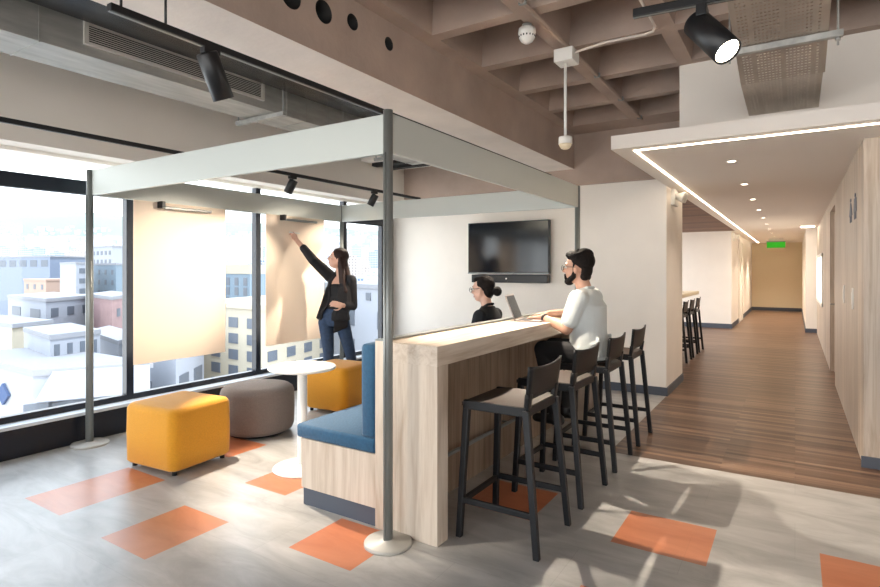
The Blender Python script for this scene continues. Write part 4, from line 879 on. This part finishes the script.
# terrain: valley floor rising to a wooded ridge
def ground(r,ang):                                 # ang: pixel column seen from the room
    rid=300-.10*max(0,ang-60)*3 if ang>60 else 300-.4*abs(ang-30)
    pts=[(0,-38),(150,-37),(400,-22),(800,6),(1500,60),(2150,125),(2450,max(170,rid*.7)),(2900,max(190,rid)),(3400,max(150,rid*.8))]
    for (a,z0),(c,z1) in zip(pts,pts[1:]):
        if r<=c: return z0+(z1-z0)*(r-a)/(c-a)
    return pts[-1][1]
b=MB(); G=[]; cols_=list(range(-240,560,20)); ds=[12,60,150,260,400,600,800,1100,1500,1900,2150,2300,2450,2650,2900,3200,3500]; rn=random.Random(5)
for d in ds:
    row=[]
    for pc in cols_:
        q=at(pc,270,d); z=ground(d,pc)+(rn.uniform(-10,10) if d>2100 else 0); row.append(b.b.verts.new((q.x,q.y,z)))
    G.append(row)
for r0,r1 in zip(G,G[1:]):
    for i in range(len(cols_)-1): b.b.faces.new((r0[i],r0[i+1],r1[i+1],r1[i]))
hm,n,l,bs=newmat('terrain'); tc=n.new('ShaderNodeTexCoord'); sp_=n.new('ShaderNodeSeparateXYZ'); l.new(tc.outputs['Object'],sp_.inputs[0])
cr=n.new('ShaderNodeValToRGB'); cr.color_ramp.elements[0].position=.50; cr.color_ramp.elements[0].color=lin((168,164,156)); cr.color_ramp.elements[1].position=.60; cr.color_ramp.elements[1].color=lin((92,110,100))
mr=n.new('ShaderNodeMapRange'); mr.inputs[1].default_value=-40; mr.inputs[2].default_value=260; l.new(sp_.outputs[2],mr.inputs[0]); l.new(mr.outputs[0],cr.inputs[0]); l.new(cr.outputs[0],bs.inputs['Base Color']); bs.inputs['Roughness'].default_value=.95
gh=b.build('ground',hm,smooth=True); gh['kind']='structure'; gh['label']='valley floor rising to a wooded ridge'
# repeated houses of the valley
fm=[facade('far_facade_%d'%i,w,q,*a) for i,(w,q,a) in enumerate([((170,172,174),(96,116,146),(3.2,3.1,1.5,1.5)),((178,166,144),(90,104,130),(4.0,3.0,1.8,1.4)),((150,156,166),(70,92,130),(2.6,3.2,1.5,1.7)),((158,148,142),(96,96,104),(3.6,3.1,1.4,1.5)),((180,184,190),(110,130,160),(5.0,3.3,3.6,1.3))])]
protos=[]
for i in range(10):
    w=rn.uniform(12,24); dd_=rn.uniform(10,18); h_=rn.choice([7,9,10,13,16,22]); b=MB(); b.box(-w/2,w/2,-dd_/2,dd_/2,-6,h_); b.box(-w/2-.3,w/2+.3,-dd_/2-.3,dd_/2+.3,h_,h_+.6)
    if i%2: b.box(-w*.2,w*.15,-dd_*.2,dd_*.2,h_+.6,h_+3.2)
    else: b.box(-w*.4,-w*.1,-dd_*.1,dd_*.3,h_+.6,h_+2.4)
    me=bpy.data.meshes.new('town_house'); b.b.to_mesh(me); b.b.free(); me.materials.append(fm[i%5]); protos.append(me)
placed=[]; cnt=0
for band,(d0,d1,n_) in enumerate(((150,330,34),(330,620,62),(620,1100,90),(1100,1900,100))):
    tries=0; k_=0
    while k_<n_ and tries<n_*30:
        tries+=1; d=rn.uniform(d0,d1); pc=rn.uniform(-40,400); q=at(pc,270,d); mind=13+d*.012
        if any((q.x-a)**2+(q.y-c)**2<mind*mind*2.4 for a,c in placed): continue
        placed.append((q.x,q.y)); k_+=1; cnt+=1
        o=bpy.data.objects.new('town_house',rn.choice(protos)); C.objects.link(o); o.location=(q.x,q.y,ground(d,pc)); o.rotation_euler=(0,0,rn.uniform(-.5,.5)+A)
        if band==0: o.scale=(.9,.9,.8)
        tag(o,('pale flat-roofed town house close behind the first row of buildings','pale town house in the middle distance of the valley','pale hazy town house far across the valley','tiny pale hazy house at the foot of the ridge')[band],'building',('nearer town houses','mid-distance town houses','distant town houses','houses at the foot of the ridge')[band])
b=MB()
for i in range(900):
    d=rn.uniform(1200,2350); pc=rn.uniform(-60,420); q=at(pc,270,d); z=ground(d,pc); w=rn.uniform(6,16); h_=rn.uniform(5,13); b.box(q.x-w/2,q.x+w/2,q.y-w/2,q.y+w/2,z-8,z+h_)
tag(b.build('hillside_houses',fm[0]),'countless tiny pale houses scattered over the far slope','houses',kind='stuff')
# haze over the valley
hz=bpy.data.materials.new('valley_haze'); hz.use_nodes=True; n=hz.node_tree.nodes; l=hz.node_tree.links; n.clear(); o_=n.new('ShaderNodeOutputMaterial'); vs_=n.new('ShaderNodeVolumeScatter'); vs_.inputs['Density'].default_value=.00006; vs_.inputs['Color'].default_value=(.93,.96,1,1); vs_.inputs['Anisotropy'].default_value=.2; l.new(vs_.outputs[0],o_.inputs['Volume'])
hzb=MB(); poly=[at(pc,270,d) for pc,d in ((-235,60),(555,60),(555,3400),(-235,3400))]; hzb.prism([(p.x,p.y) for p in poly],-37,420)
HAZE=True
if HAZE: tag(hzb.build('valley_haze',hz),'pale daylight haze filling the valley','haze',kind='stuff')
# ================================================================== LIGHT
w=bpy.data.worlds.new('World'); bpy.context.scene.world=w; w.use_nodes=True; n=w.node_tree.nodes; l=w.node_tree.links; bg=n['Background']
tc=n.new('ShaderNodeTexCoord'); s_=n.new('ShaderNodeSeparateXYZ'); l.new(tc.outputs['Generated'],s_.inputs[0]); cr=n.new('ShaderNodeValToRGB')
cr.color_ramp.elements[0].position=0; cr.color_ramp.elements[0].color=(1,.985,.96,1); cr.color_ramp.elements[1].position=.7; cr.color_ramp.elements[1].color=(.80,.89,1,1); l.new(s_.outputs[2],cr.inputs[0]); l.new(cr.outputs[0],bg.inputs[0]); bg.inputs[1].default_value=2.15
sun=bpy.data.lights.new('sun','SUN'); sun.energy=1.6; sun.color=(1,.95,.88); sun.angle=.02; so=bpy.data.objects.new('sun',sun); C.objects.link(so); so.rotation_euler=V((-.55,.25,-.8)).to_track_quat('-Z','Y').to_euler()
# unseen fill light brightening the far counter zone, no lamp body
def area(name,loc,sx,sy,e,rot=(0,0,0),col=(1,.84,.66),par=None):
    a=bpy.data.lights.new(name,'AREA'); a.shape='RECTANGLE'; a.size=sx; a.size_y=sy; a.energy=e; a.color=col; o=bpy.data.objects.new(name,a); C.objects.link(o); o.location=loc; o.rotation_euler=rot
    if par: o.parent=par; o.location=V(loc)-par.location
    return o
area('far_fill_light',(-3.6,12,2.48),1.2,5,65,col=(.92,.95,1))
# ================================================================== CAMERA
cam=bpy.data.cameras.new('camera'); co=bpy.data.objects.new('camera',cam); C.objects.link(co); cam.sensor_width=36; cam.lens=FOC/880*36; cam.shift_y=-(293.5-HY)/880; cam.clip_end=6000; cam.clip_start=.05
co.location=(0,0,EYE); co.rotation_euler=(math.pi/2,0,A)
S=bpy.context.scene; S.camera=co; S.view_settings.view_transform='Standard'; S.view_settings.look='None'; S.view_settings.gamma=1; S.view_settings.use_curve_mapping=False; S.view_settings.exposure=1.22
